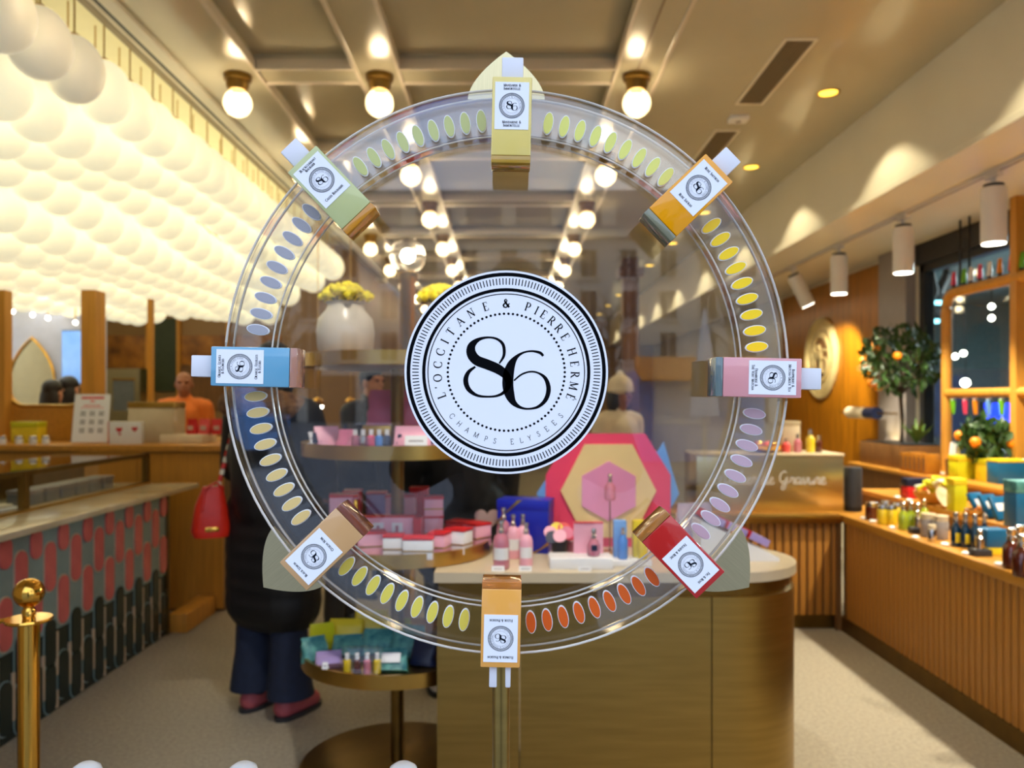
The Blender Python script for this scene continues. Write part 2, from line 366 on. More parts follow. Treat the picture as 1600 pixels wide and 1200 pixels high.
# ------------------------------------------------------------ the cloud of opal lamps
egg = G().lathe([(.131*math.sin(PI*i/14)*(1+.07*math.cos(PI*i/14)), -.155+.155*-math.cos(PI*i/14)) for i in range(15)], 24, cap=False)
eggm = {'lit': egg.mesh('globe', 'globe_lit'), 'off': egg.mesh('globe', 'globe_dim')}
rodm = bx(-.003, .003, -.003, .003, 0, 1, b=0).mesh('rod', 'brass', False); capm = G().lathe([(.03, -.004), (.012, .012), (.004, .016)], 12).mesh('cap', 'brass')
cnt = 0
for j in range(15):
    x = -1.995-.252*j
    for i in range(27):
        y = 2.05+.268*i+(.134 if j % 2 else 0)
        if abs(x) > .672*y+.05 or y > 9.3 or (j > 9 and y < 5): continue
        drop = min(.46, .085*j+.02*max(0, y-5)*min(j, 3))+(.05*math.sin(1.7*y+1.3*j) if j else 0)
        if cnt >= 298: break
        cnt += 1
        off = (j == 0 and y < 3.75) or (j == 1 and y < 3.2)
        zt = 3.10-max(0, drop)
        t = thing('pendant_lamp', 'dim white opal egg shaped pendant lamp at the near edge of the glowing cloud' if off else 'glowing white opal egg shaped pendant lamp in the dense cloud over the left counter', 'lamp', (x, y, zt), 0, 'dim cloud pendants' if off else 'glowing cloud pendants')
        inst('globe', eggm['off' if off else 'lit'], t); inst('rod', rodm, t, (0, 0, 0), (0, 0, 0), (1, 1, 3.46-zt)); inst('cap', capm, t)
# ============================================================ lettering: a small stroke alphabet (flat print)
def arc(cx, cy, rx, ry, a0, a1, n=14): return ('a', [(cx+rx*math.cos(R(a0+(a1-a0)*i/n)), cy+ry*math.sin(R(a0+(a1-a0)*i/n)), abs(math.cos(R(a0+(a1-a0)*i/n)))**1.5) for i in range(n+1)])
def th(*p): return ('t', p)          # thin
def TK(*p): return ('T', p)          # thick
def sf(*xs): return [('s', x) for x in xs]
def stem(x): return [TK((x, 0), (x, 1)), ('s', (x, 0)), ('s', (x, 1))]
def fulltop(x): return [TK((x, 0), (x, 1)), ('s', (x, 0))]
GL = {
 'A': (.74, [th((.04, 0), (.36, 1)), TK((.36, 1), (.68, 0)), th((.16, .34), (.56, .34)), ('s', (.04, 0)), ('s', (.68, 0))]),
 'B': (.66, stem(.15)+[th((.15, 1), (.32, 1)), th((.15, .53), (.32, .53)), th((.15, 0), (.32, 0)), arc(.32, .765, .2, .235, -90, 90), arc(.32, .265, .26, .265, -90, 90)]),
 'C': (.80, [arc(.44, .5, .4, .5, 48, 312, 20), th((.7, .68), (.7, .92)), th((.7, .08), (.7, .28))]),
 'D': (.80, stem(.15)+[th((.15, 1), (.3, 1)), th((.15, 0), (.3, 0)), arc(.3, .5, .42, .5, -90, 90)]),
 'E': (.64, fulltop(.15)+[th((.05, 1), (.56, 1), (.56, .8)), th((.15, .52), (.44, .52)), th((.05, 0), (.58, 0), (.6, .22))]),
 'F': (.60, fulltop(.15)+[th((.05, 1), (.56, 1), (.56, .8)), th((.15, .52), (.44, .52))]),
 'G': (.84, [arc(.44, .5, .4, .5, 48, 300, 20), th((.7, .68), (.7, .92)), TK((.72, .06), (.72, .42)), ('s', (.72, .42))]),
 'H': (.84, stem(.14)+stem(.7)+[th((.14, .52), (.7, .52))]),
 'I': (.30, stem(.15)),
 'K': (.76, stem(.14)+[th((.18, .4), (.62, 1)), TK((.3, .55), (.68, 0)), ('s', (.68, 0)), ('s', (.62, 1))]),
 'L': (.60, stem(.15)+[th((.15, 0), (.56, 0), (.58, .25))]),
 'M': (.94, [th((.1, 0), (.12, 1)), TK((.12, 1), (.46, .04)), th((.46, .04), (.8, 1)), TK((.82, 1), (.82, 0)), ('s', (.1, 0)), ('s', (.82, 0))]),
 'N': (.82, [th((.13, 0), (.13, 1)), TK((.13, 1), (.68, 0)), th((.68, 0), (.68, 1)), ('s', (.13, 0)), ('s', (.68, 1))]),
 'O': (.86, [arc(.43, .5, .39, .5, 0, 360, 26)]),
 'P': (.62, stem(.15)+[th((.15, 1), (.3, 1)), th((.15, .46), (.3, .46)), arc(.3, .73, .26, .27, -90, 90)]),
 'R': (.72, stem(.15)+[th((.15, 1), (.3, 1)), th((.15, .48), (.3, .48)), arc(.3, .74, .25, .26, -90, 90), TK((.34, .48), (.66, 0)), ('s', (.68, 0))]),
 'S': (.56, [('p', [(.46, .78, .2), (.44, .93, .2), (.28, 1, .3), (.12, .88, .6), (.12, .7, .9), (.28, .54, 1), (.44, .4, 1), (.48, .22, .8), (.38, .05, .4), (.24, 0, .2), (.08, .08, .2), (.06, .26, .2)])]),
 'T': (.70, [TK((.35, 0), (.35, 1)), th((.05, .8), (.06, 1), (.64, 1), (.65, .8)), ('s', (.35, 0))]),
 'U': (.80, [TK((.14, 1), (.14, .3)), arc(.4, .3, .26, .3, 180, 360), th((.66, .3), (.66, 1)), ('s', (.14, 1)), ('s', (.66, 1))]),
 'V': (.72, [TK((.06, 1), (.36, 0)), th((.36, 0), (.66, 1)), ('s', (.06, 1)), ('s', (.66, 1))]),
 'W': (1.04, [TK((.06, 1), (.3, 0)), th((.3, 0), (.52, 1)), TK((.52, 1), (.74, 0)), th((.74, 0), (.98, 1)), ('s', (.06, 1)), ('s', (.98, 1))]),
 'Y': (.70, [TK((.06, 1), (.35, .48)), th((.35, .48), (.64, 1)), TK((.35, .48), (.35, 0)), ('s', (.06, 1)), ('s', (.64, 1)), ('s', (.35, 0))]),
 '&': (.86, [('p', [(.8, .5, .2), (.62, .18, .3), (.4, 0, .4), (.16, .06, .6), (.08, .26, .8), (.2, .46, .6), (.44, .64, .3), (.52, .84, .3), (.4, 1, .3), (.26, .92, .5), (.26, .74, .9), (.46, .44, 1), (.78, .02, 1)])]),
 "'": (.22, [('p', [(.12, 1, 1), (.13, .86, .5), (.07, .76, .2)])]),
 ',': (.22, [('p', [(.12, .1, 1), (.13, -.02, .5), (.07, -.14, .2)])]),
 ' ': (.42, []),
}
GL['É'] = (GL['E'][0], GL['E'][1]+[th((.28, 1.1), (.42, 1.26))])
def ribbon(g, pts, ws, f):                 # flat strip along 2-D points, mapped to 3-D by f
    n = len(pts); vs = []
    for i in range(n):
        a = pts[max(i-1, 0)]; b = pts[min(i+1, n-1)]; dx, dy = b[0]-a[0], b[1]-a[1]; L = math.hypot(dx, dy) or 1
        nx, ny = -dy/L, dx/L; h = ws[i]/2
        vs += [f(pts[i][0]+nx*h, pts[i][1]+ny*h), f(pts[i][0]-nx*h, pts[i][1]-ny*h)]
    g.add(vs, [(2*i, 2*i+1, 2*i+3, 2*i+2) for i in range(n-1)])
def glyph(g, ch, f, thin=.06, thick=.15, sans=False):
    if sans: thick = thin = .09
    for k, p in GL[ch][1]:
        if k == 't': ribbon(g, p, [thin]*len(p), f)
        elif k == 'T': ribbon(g, p, [thick]*len(p), f)
        elif k in ('a', 'p'): ribbon(g, [q[:2] for q in p], [thin+(thick-thin)*q[2] for q in p], f)
        elif k == 's' and not sans: ribbon(g, [(p[0]-.12, p[1]), (p[0]+.12, p[1])], [thin, thin], f)
def text_w(s, sp=.1): return sum(GL[c][0]+sp for c in s)-sp
def text_line(g, s, h, cx, y, put, sp=.1, first=1.0):     # small caps: first letters of words larger
    wd = text_w(s, sp)*h; x = cx-wd/2
    for i, c in enumerate(s):
        k = 1.25 if (i == 0 or s[i-1] == ' ') else 1.0
        if c != ' ': glyph(g, c, lambda u, v, x=x, k=k: put(x+u*h*min(k, 1.1), y+v*h*k), .09, .2)
        x += (GL[c][0]+sp)*h
def ring2d(g, r0, r1, f, n=96):
    vs = [f(r*math.cos(2*PI*i/n), r*math.sin(2*PI*i/n)) for i in range(n) for r in (r0, r1)]
    g.add(vs, [(2*i, 2*i+1, (2*i+3) % (2*n), (2*i+2) % (2*n)) for i in range(n)])
def crom(pts, k=6):                         # smooth curve through points (x, y, width)
    o = []; n = len(pts)
    for i in range(n-1):
        p0, p1, p2, p3 = pts[max(i-1, 0)], pts[i], pts[i+1], pts[min(i+2, n-1)]
        for j in range(k):
            t = j/k; o.append(tuple(.5*((2*p1[c])+(-p0[c]+p2[c])*t+(2*p0[c]-5*p1[c]+4*p2[c]-p3[c])*t*t+(-p0[c]+3*p1[c]-3*p2[c]+p3[c])*t**3) for c in range(len(p1))))
    o.append(tuple(pts[-1])); return o
EIGHT = [(566, 556, 6), (592, 510, 12), (588, 452, 13), (555, 420, 10), (505, 410, 8), (450, 422, 16), (412, 456, 34), (410, 500, 44), (440, 538, 46), (500, 562, 46), (560, 588, 44), (605, 625, 36), (618, 670, 28), (598, 712, 16), (556, 736, 10), (500, 742, 8), (440, 734, 12), (394, 700, 20), (378, 650, 22), (394, 604, 16), (432, 574, 8)]
SIX = [(812, 514, 10), (794, 496, 12), (750, 487, 8), (704, 494, 8), (664, 518, 16), (634, 560, 36), (618, 615, 48), (614, 675, 50), (624, 730, 44), (646, 775, 26), (684, 802, 12), (730, 810, 8), (784, 798, 12), (826, 758, 18), (842, 700, 20), (826, 642, 16), (786, 610, 8), (740, 602, 7), (690, 618, 7), (648, 652, 6)]
def numeral(g, f, k=1.2):
    for S in (EIGHT, SIX):
        c = crom([((x-605)/565, (605-y)/565, (w_*k+1.5)/565) for x, y, w_ in S]); ribbon(g, [p[:2] for p in c], [p[2] for p in c], f)
TOPTXT = list(zip("L'OCCITANE&PIERREHERMÉ", [200, 192.5, 184.8, 173.6, 162.8, 153.3, 144, 132.3, 120.8, 107.5, 90, 71.7, 63.8, 57, 48.6, 40, 31, 17.3, 7, -2, -11.5, -21]))
BOTTXT = list(zip("CHAMPSELYSEES", [219, 227.6, 236, 244.5, 253, 260.6, 274.8, 282.4, 289.6, 297.6, 305.4, 313.3, 321.5]))
def emblem(small=False):
    g = G(); f = lambda u, v: (u, 0, v)
    ring2d(g, .952, .988, f)
    n = 176 if not small else 90
    for i in range(n):
        a = 2*PI*i/n; c, s = math.cos(a), math.sin(a); ribbon(g, [(c*.868, s*.868), (c*.932, s*.932)], [.0095 if not small else .03]*2, f)
    ring2d(g, .802, .834, f); ring2d(g, .772, .781, f)
    for i in range(82):
        a = 2*PI*i/82; cx, cy = .58*math.cos(a), .58*math.sin(a)
        g.add([f(cx+.0125*math.cos(2*PI*j/10), cy+.0125*math.sin(2*PI*j/10)) for j in range(10)], [tuple(range(10))])
    for ch, a in TOPTXT:
        h = .082; wd = GL[ch][0]; th_ = R(a-90)
        def put(u, v, th_=th_, h=h, wd=wd):
            x, y = (u-wd/2)*h, .642+v*h; return (x*math.cos(th_)-y*math.sin(th_), 0, x*math.sin(th_)+y*math.cos(th_))
        glyph(g, ch, put, .07 if ch != '&' else .1, .16 if ch != '&' else .24)
    for ch, a in BOTTXT:
        h = .052; wd = GL[ch][0]; th_ = R(a+90)
        def put(u, v, th_=th_, h=h, wd=wd):
            x, y = (u-wd/2)*h, -.716+v*h; return (x*math.cos(th_)-y*math.sin(th_), 0, x*math.sin(th_)+y*math.cos(th_))
        glyph(g, ch, put, sans=True)
    numeral(g, f, 1.7 if small else 1.2); return g
# ============================================================ the wheel
WY = 1.0; S = WY/F
WC = Vector(((791-VX)*S, WY, CAMZ+(VY-581.5)*S))
wh = thing('display_wheel', 'large clear acrylic display wheel on a brass pole with round printed emblem', 'display wheel', (WC.x, WY, 0))
ZC = WC.z; RO = 434*S; RI = 361*S
def hub(g, yy=0): return g.at((0, yy, ZC), (PI/2, 0, 0))     # local z -> -y (towards the street)
hub(G(), .010).lathe([(RO-.004, 0), (RO-.004, .004)], 128).build('back_disc', 'acrylic', wh)
fp = hub(G(), -.012).lathe([(RI+.003, 0), (RI+.003, .0035), (RO-.004, .0035), (RO-.004, 0), (RI+.003, 0)], 128, cap=False).build('ring_plate', 'acrylic', wh)
mat('rimacrylic', (226, 216, 200), .15, var=.15, scale=8, trans=.3, coat=.6, ior=1.3)
def rim(name, r, yb, yf, t_):
    o = hub(G(), yb).lathe([(r, 0), (r, yb-yf)], 160, cap=False).build(name, 'acrylic', wh)
    for yy in (yb, yf): G().tube([(r*math.cos(2*PI*i/120), yy, ZC+r*math.sin(2*PI*i/120)) for i in range(120)], t_, 8, True).build('edge', 'rimacrylic', o)
rim('outer_rim', RO-.001, .012, -.016, .0016)
rim('inner_rim', RI+.001, .008, -.014, .0012)
# gilt leaf brackets
def ogive(n=12, hw=61, hh=76):
    L = [(-hw*(1-(i/n)**1.75)*1.0, hh*(i/n)) for i in range(n+1)]
    return [(x*S, y*S) for x, y in L]+[(-x*S, y*S) for x, y in reversed(L[:-1])]
br = ogive()
lm = G().prism(br, .013, .017, 'xz').mesh('bracket', 'champagne', False)
for a, rr in ((0, 432), (131.5, 437), (228.5, 437)):
    aa = R(a); inst('bracket', lm, wh, (math.sin(aa)*rr*S, 0, ZC+math.cos(aa)*rr*S), (0, aa, 0))
# oval scent stickers
cols = [(222, 220, 112), (252, 208, 14), (196, 164, 172), (214, 92, 26), (226, 206, 84), (222, 192, 122), (164, 160, 164), (190, 192, 122)]
def oval(rx, ry, y0, y1, n=18): return G().prism([(rx*math.cos(2*PI*i/n), ry*math.sin(2*PI*i/n)) for i in range(n)], y0, y1, 'xz')
ob = oval(8.2*S, 17.8*S, -.0185, -.0155).mesh('oval_window', 'white', False)
for q in range(8):
    om = oval(7.0*S, 16.2*S, -.0195, -.0185).mesh('coloured_oval', mat('oval%d' % q, cols[q], .35, var=.05), False)
    for k in range(9):
        aa = R(45*q+1.2+8.4+3.72*k-.9*0)
        o = inst('oval_window', ob, wh, (math.sin(aa)*386*S, 0, ZC+math.cos(aa)*386*S), (0, aa, 0))
        inst('coloured_oval', om, o)
# round emblem on the disc
st = hub(G(), .0055).lathe([(159.5*S, 0), (159.5*S, .0025)], 128).build('round_sticker', 'paper', wh); st['label'] = 'round white sticker printed with the number 86'
EM = emblem(); em = EM.mesh('print', 'ink', False)
inst('print', em, st, (0, .0028, ZC), (0, 0, 0), (158*S, 1, 158*S))
# pole and base
pz = PZ(1040, .962)
pg = G().at(((783-VX)/F*.962-WC.x, -.038, 0)); pg.lathe([(.0105, .012), (.0105, pz+.004)], 20); pg.build('pole', 'brushed', wh)
G().at(((783-VX)/F*.962-WC.x, -.0, 0)).lathe([(.17, 0), (.17, .008), (.03, .014), (.02, .02)], 48).build('base', 'brushed', wh)
# ------------------------------------------------------------ bottles
FRONT = .945; BS = FRONT/F
BOT = [
 ('pale yellow', (244, 218, 122), (214, 170, 60), ['MANDARIN &', 'IMMORTELLE'], ['MANDARINE &', 'IMMORTELLE'], 'straight above the emblem'),
 ('bright orange', (250, 166, 6), (150, 150, 120), ['ROSE SAFFRON'], ['ROSE SAFRAN'], 'beside the yellow ovals'),
 ('pink', (232, 160, 160), (120, 140, 140), ['RASPBERRY &', 'MATCHA GREEN TEA'], ['FRAMBOISE &', 'THÉ VERT MATCHA'], 'beside the mauve ovals'),
 ('deep red', (196, 44, 40), (196, 130, 60), ['FIG & ROSE'], ['FIGUIER & ROSE'], 'over a gilt leaf bracket'),
 ('apricot', (252, 178, 84), (220, 140, 60), ['FLOWER & PASSION'], ['FLEUR & PASSION'], 'upside down at the pole'),
 ('tan', (214, 166, 112), (150, 84, 60), ['BLACK LEMON'], ['CITRON NOIR'], 'over a gilt leaf bracket'),
 ('light blue', (112, 172, 200), (206, 150, 124), ['ORANGE, LEAVES', '& FLOWERS'], ['ORANGE, FEUILLES', '& FLEURS'], 'lying sideways on the rim'),
 ('pale green', (200, 204, 140), (232, 160, 40), ['BLACKCURRANT', 'RHUBARB'], ['CASSIS RHUBARBE'], 'near the glowing lamps'),
]
SE = emblem(True).mesh('small_emblem', 'inkgrey', False)
T_ = .0385
# centre along the radius, sideways nudge (px of the photo), extra turn
for q, (cn, rgb, base, t1, t2, where) in enumerate(BOT):
    mb = mat('juice%d' % q, rgb, .12, var=.04, scale=6, trans=.12, coat=.6, ior=1.36); mg = mat('juicebase%d' % q, base, .1, var=.08, trans=.4, coat=.7, ior=1.36)
    a = R(45*q+1.2); rad = 394*BS
    ctr = Vector((WC.x+math.sin(a)*rad, FRONT, ZC-(581.5-VY)*0+math.cos(a)*rad-.0))
    ctr.z = CAMZ+(VY-581.5)*BS+math.cos(a)*rad; ctr.x = (791-VX)*BS+math.sin(a)*rad
    b = thing('perfume_bottle', '%s perfume bottle with white label on the acrylic wheel, %s' % (cn, where), 'bottle', ctr, (0, a, 0), 'perfume bottles on the wheel')
    hw = 31*BS; z0 = -67*BS; z1 = 68*BS
    bx(-hw, hw, 0, T_, z0+.009, z1, b=.0016).build('body', mb, b); bx(-hw, hw, 0, T_, z0, z0+.0088, b=.0012).build('glass_base', mg, b)
    if q not in (3, 5): bx(-17*BS, 17*BS, .008, .034, z1, z1+35*BS, b=.0015).build('cap', 'whitelamp', b)
    l0, l1 = z1-83*BS, z1-9*BS
    lb = bx(-26.5*BS, 26.5*BS, -.0006, .0004, l0, l1).build('label', 'paper', b, False)
    inst('emblem', SE, lb, (0, -.0009, (l0+l1)/2), (0, 0, 0), (20*BS, 1, 20*BS))
    g = G(); put = lambda u, v: (u, -.0009, v)
    hh = 3.3*BS
    for lines, zc in ((t1, l1-8*BS), (t2, l0+8.5*BS)):
        for i, s in enumerate(lines):
            k = min(1, 47*BS/(text_w(s)*hh)); text_line(g, s, hh*k, 0, zc-hh/2+(len(lines)-1)*2.6*BS-i*5.2*BS, put)
    kind(g.build('lettering', 'ink', lb, False), 'stuff')
# ============================================================ left: tiled marble counter with glass case
lc = thing('tiled_counter', 'display counter clad in pink and green pill tiles with marble top', 'counter', (0, 0, 0))
bx(-2.75, -2.095, 2.3, 4.84, 0, .855).build('carcass', 'wooddark', lc, False)
bx(-2.095, -2.085, 2.3, 4.84, .37, .855).build('sage_panel', 'sage', lc, False); bx(-2.095, -2.085, 2.3, 4.84, .0, .37).build('green_panel', 'greentile', lc, False)
bx(-2.095, -2.07, 4.84, 4.862, 0, .855).build('corner_trim', 'brassdark', lc, False)
def pill(wd, h, n=8):
    r = wd/2; p = [(r*math.cos(PI*i/n), h/2-r+r*math.sin(PI*i/n)) for i in range(n+1)]+[(r*math.cos(PI+PI*i/n), -h/2+r+r*math.sin(PI+PI*i/n)) for i in range(n+1)]
    return p
pm = {m: G().prism(pill(.082, .222), 0, .008, 'yz').mesh('tile', m, False) for m in ('pinktile', 'greentile', 'sage')}
ph = G().prism(pill(.082, .13), 0, .008, 'yz').mesh('tile', 'pinktile', False)
gm2 = {m: G().prism(pill(.094, .234), 0, .004, 'yz').mesh('grout_line', 'grout' if m == 'pinktile' else 'sage', False) for m in pm}
bar = bx(0, .007, -.009, .009, -.1, .1).mesh('tile_bar', 'grout', False)
for k in range(23):
    y = 2.43+.1075*k; A = k % 2
    zs = [(.67, 'pinktile'), (.32, 'greentile'), (.115, 'greentile')] if A else [(.497, 'pinktile'), (.147, 'greentile')]
    for z, m in zs:
        inst('grout_line', gm2[m], lc, (-2.085, y, z)); inst('tile', pm[m], lc, (-2.083, y, z))
    if not A: inst('tile', ph, lc, (-2.083, y, .79))
    for z in ((.26, .05) if A else (.18,)): inst('tile_bar', bar, lc, (-2.084, y+.054, z), (0, 0, 0), (1, 1, 1 if z > .1 else .4))
bx(-2.80, -2.03, 2.25, 5.22, .855, .885, b=.004).build('marble_top', 'marble', lc)
gc = thing('glass_case', 'low glass display case with dark metal edges on the marble counter', 'display case', (0, 0, .885))
bx(-2.37, -2.33, 2.3, 5.18, 0, .014).build('bottom_rail', 'brass', gc, False)
bx(-2.365, -2.335, 2.3, 5.18, .175, .198).build('top_rail', 'brassdark', gc, False)
bx(-2.78, -2.335, 2.3, 5.18, .198, .204).build('top_pane', 'pane', gc, False); bx(-2.353, -2.347, 2.3, 5.18, .014, .175).build('front_pane', 'clear', gc, False)
for y in (3.86, 5.16, 2.56): bx(-2.37, -2.332, y-.018, y+.018, .0, .198).build('post', 'brassdark', gc, False)
bx(-2.78, -2.76, 2.3, 5.18, 0, .2).build('back_rail', 'brassdark', gc, False)
# things shown in the case
for i in range(6):
    t = thing('grey_box', 'small grey gift box in the row inside the glass case', 'box', (-2.52, 4.15+.15*i, .885), 0, 'grey boxes in the case')
    bx(-.06, .06, -.06, .06, 0, .055, b=.004).build('box_body', 'greyscreen', t); bx(-.063, .063, -.063, .063, .055, .075, b=.004).build('lid', 'grey', t)
for i in range(4):
    t = thing('pastry_tray', 'flat white tray lying inside the glass case', 'tray', (-2.56, 3.3+.2*i, .885), 0, 'white trays in the case')
    bx(-.13, .13, -.085, .085, 0, .012, b=.004).build('plate', 'white', t); bx(-.10, .10, -.06, .06, .012, .028, b=.008).build('insert', 'cream', t)
# low wooden step
sp = tag(bx(-2.09, -1.97, 4.88, 5.36, 0, .115, b=.006).build('wooden_step', 'wood'), 'low wooden step beside the end of the tiled counter', 'step')
# ------------------------------------------------------------ wooden back counter
bc = thing('wooden_counter', 'long plain wooden service counter behind the tiled counter', 'counter', (0, 0, 0))
wpn = bx(-.29, .29, 0, .02, .02, 1.07).mesh('front_panel', 'wood', False)
for i in range(6): inst('front_panel', wpn, bc, (-2.22-.586*i, 5.38, 0))
bx(-5.97, -1.93, 5.4, 5.9, .0, 1.08).build('carcass', 'wooddark', bc, False); bx(-5.97, -1.90, 5.35, 5.92, 1.08, 1.125, b=.004).build('counter_top', 'woodtop', bc)
# the wooden wall with the rounded opening, and posts up to the lamps
ow = thing('framed_opening', 'wooden screen with a rounded opening standing on the back counter', 'screen', (0, 5.98, 0))
xl, xr, zb, zt = PX(14, 5.98), PX(140, 5.98), PZ(634, 5.98), 2.24
xo0, xo1 = PX(-120, 5.98), PX(162, 5.98)
pts = []
rr = .14
inner = [(xl, zt), (xl, zb+rr)]+[(xl+rr-rr*math.cos(PI/2*i/6), zb+rr-rr*math.sin(PI/2*i/6)) for i in range(1, 7)]+[(xr-rr+rr*math.sin(PI/2*i/6), zb+rr-rr*math.cos(PI/2*i/6)) for i in range(7)]+[(xr, zt)]
poly = [(xl-.001, zt), *inner[1:-1], (xr, zt), (xo1, zt), (xo1, 1.125), (xo0, 1.125), (xo0, zt)]
G().prism(poly[::-1], -.03, .03, 'xz').build('panel', 'wood', ow, False)
bx(xr, xo1, -.12, -.03, 1.125, zt).build('post', 'wood', ow, False); bx(PX(-6, 5.9), PX(13, 5.9), -.12, -.03, 1.125, zt).build('post', 'wood', ow, False)
g = G(); g.tube([(x, -.03, z) for x, z in inner], .012, 8); g.build('frame_edge', 'brass', ow)
bx(xo0, xr+.1, -.034, -.03, 1.125, 1.36).build('lower_panel', 'woodtop', ow, False)
t2 = tag(bx(PX(232, 6.4), PX(238, 6.4), 6.38, 6.44, 0, 2.24).build('wooden_post', 'wood'), 'slim tall wooden post behind the service counter', 'post')
# room seen through the opening
struct('wall_lounge', bx(-6.0, -4.24, 8.3, 8.4, 0, 3.4), 'lavender')
ar = thing('arched_mirror', 'tall pointed arch mirror with a thin gilt frame in the pale room', 'mirror', (PX(51, 8.28), 8.28, 0))
ap = [(.235*math.cos(R(90+a)) if False else -.235*(1-(i/10)**2.2), 1.60+.48*i/10) for i, a in [(i, 0) for i in range(11)]]
arch = [(-.235, 1.05)]+ap+[(-x, z) for x, z in ap[::-1][1:]]+[(.235, 1.05)]
G().prism(arch[::-1], -.004, .0, 'xz').build('mirror_glass', mat('mirrorglass', (190, 180, 150), .1, .9, var=.05), ar, False); G().tube([(x, -.008, z) for x, z in arch], .014, 8, True).build('frame', 'polished', ar)
po = thing('blue_poster', 'tall glowing blue picture panel on the pale wall', 'poster', (PX(118, 8.28), 8.28, .9))
bx(-.13, .13, -.02, .02, 0, 1.25).build('panel', 'posterlight', po, False); bx(-.135, .135, -.015, .02, -.01, 1.26).build('backing', 'navy', po, False)
for px, py, yy in [(20, 487, 8.1), (51, 492, 8.1), (75, 497, 8.1), (118, 504, 8.1), (136, 518, 8.1)]:
    t = thing('small_spot', 'tiny bright ceiling spot in the pale room behind the wooden screen', 'spotlight', P(px, py, yy), 0, 'tiny spots in the pale room')
    G().ball((0, 0, 0), .02, 10, 6).build('lens', 'lampface', t); G().tube([(0, 0, .015), (0, 0, 3.46-t.location.z)], .006, 6).build('stem', 'brass', t)
light('lounge_fill', 'AREA', (-4.6, 7.3, 3.2), 55, (.75, .85, 1), None, size=1.2)  # fill lamp without a fixture, added to brighten the pale room
# ------------------------------------------------------------ things on the back counter
TOPZ = 1.125
ac = thing('menu_stand', 'clear acrylic stand with a white printed menu card', 'sign', (PX(143, 5.52), 5.52, TOPZ), (R(-12), 0, R(8)))
bx(-.14, .125, -.003, .003, 0, .37).build('holder', 'clear', ac, False); bx(-.13, -.13+.235, -.006, -.0035, .01, .35).build('menu_card', 'paper', ac, False); bx(-.14, .125, 0, .12, 0, .006).build('foot', 'clear', ac, False).rotation_euler = (R(12), 0, 0)
g = G(); f = lambda u, v: (u, -.0065, v)
for i, (z, wd, hh) in enumerate([(.325, .15, .016), (.30, .03, .01), (.27, .11, .006), (.255, .15, .004)]): ribbon(g, [(-.012-wd/2, z), (-.012+wd/2, z)], [hh, hh], f)
g.build('heading', 'coral', ac, False)
g = G()
for r_ in range(3):
    for c_ in range(3):
        for q in range(3): ribbon(g, [(-.085+c_*.06, .225-r_*.06-q*.012), (-.05+c_*.06, .225-r_*.06-q*.012)], [.005, .005], f)
g.build('print_lines', 'inkgrey', ac, False)
rb = thing('macaron_box', 'white box with a red side and printed red hearts', 'box', (PX(200, 5.5), 5.5, TOPZ), R(10))
bx(-.11, .10, -.04, .04, 0, .155, b=.002).build('box_body', 'white', rb); bx(-.116, -.11, -.04, .04, 0, .155).build('red_side', 'red', rb, False)
g = G()
for cx, cz, s in [(-.045, .10, .022), (.055, .105, .02), (-.04, .07, .01)]:
    g.prism([(cx+s*16*math.sin(R(a))**3/16, cz+s*(13*math.cos(R(a))-5*math.cos(R(2*a))-2*math.cos(R(3*a))-math.cos(R(4*a)))/16) for a in range(0, 360, 20)][::-1], -.0415, -.0402, 'xz')
g.build('printed_hearts', 'red', rb, False)['kind'] = 'stuff'
def plain_box(name, label, cat, px0, px1, py0, py1, y, d, m, lid=None, group=None, rot=0, zbase=None, lidh=.25):
    x0, x1 = PX(px0, y), PX(px1, y); zb_ = PZ(py1, y) if zbase is None else zbase; h = PZ(py0, y)-zb_
    t = thing(name, label, cat, ((x0+x1)/2, y+d/2, zb_), rot, group); hw = (x1-x0)/2
    bx(-hw, hw, -d/2, d/2, 0, h*(1-lidh) if lid else h, b=.003).build('box_body', m, t)
    if lid: bx(-hw-.002, hw+.002, -d/2-.002, d/2+.002, h*(1-lidh), h, b=.003).build('lid', lid, t)
    return t
plain_box('yellow_carton', 'bright yellow carton on the shelf of the wooden counter', 'box', 17, 58, 659, 680, 5.6, .12, 'yellow', 'citron', zbase=TOPZ)
for i, px in enumerate((4, 30, 52, 72)):
    t = thing('sample_jar', 'small white jar in the row beside the yellow carton', 'jar', (PX(px, 5.45), 5.45, TOPZ), 0, 'white sample jars')
    G().lathe([(.022, 0), (.024, .004), (.024, .035), (.02, .04)], 14).build('jar_body', 'white', t); G().lathe([(.025, .04), (.025, .055), (.02, .058)], 14).build('lid', 'silver', t)
plain_box('gilt_box', 'cream marbled box with a gilt lid on the service counter', 'box', 200, 272, 628, 660, 5.62, .2, 'marble', 'brass', zbase=TOPZ, lidh=.15)
# risers on a second counter in the staff area
sc = thing('staff_counter', 'wooden rear counter in the staff area below amber panels', 'counter', (0, 0, 0))
bx(-3.55, -2.4, 6.6, 7.2, 0, 1.06).build('carcass', 'wood', sc, False); bx(-3.57, -2.38, 6.58, 7.22, 1.06, 1.10, b=.004).build('counter_top', 'woodtop', sc)
tag(bx(PX(286, 6.0), PX(348, 6.0), 5.6, 5.88, TOPZ, PZ(676, 6.0), b=.004).build('riser', 'cream'), 'low cream riser under the red pouches', 'riser')
def pouch_mesh(wd, h, d, m, seed=0):
    rnd = random.Random(seed); g = G(); rings = []
    for i in range(7):
        t = i/6; g_ = 1-.12*t
        rings.append(((rnd.random()-.5)*.03*wd, (rnd.random()-.5)*.1*d, h*t, wd/2*g_*(1+.06*rnd.random()), max(.004, d/2*(1-t**1.6))*(1+.2*rnd.random())))
    g.loft(rings, 16, 3.5); return g.mesh('bag', m)
rp = pouch_mesh(.12, .10, .06, 'red', 3)
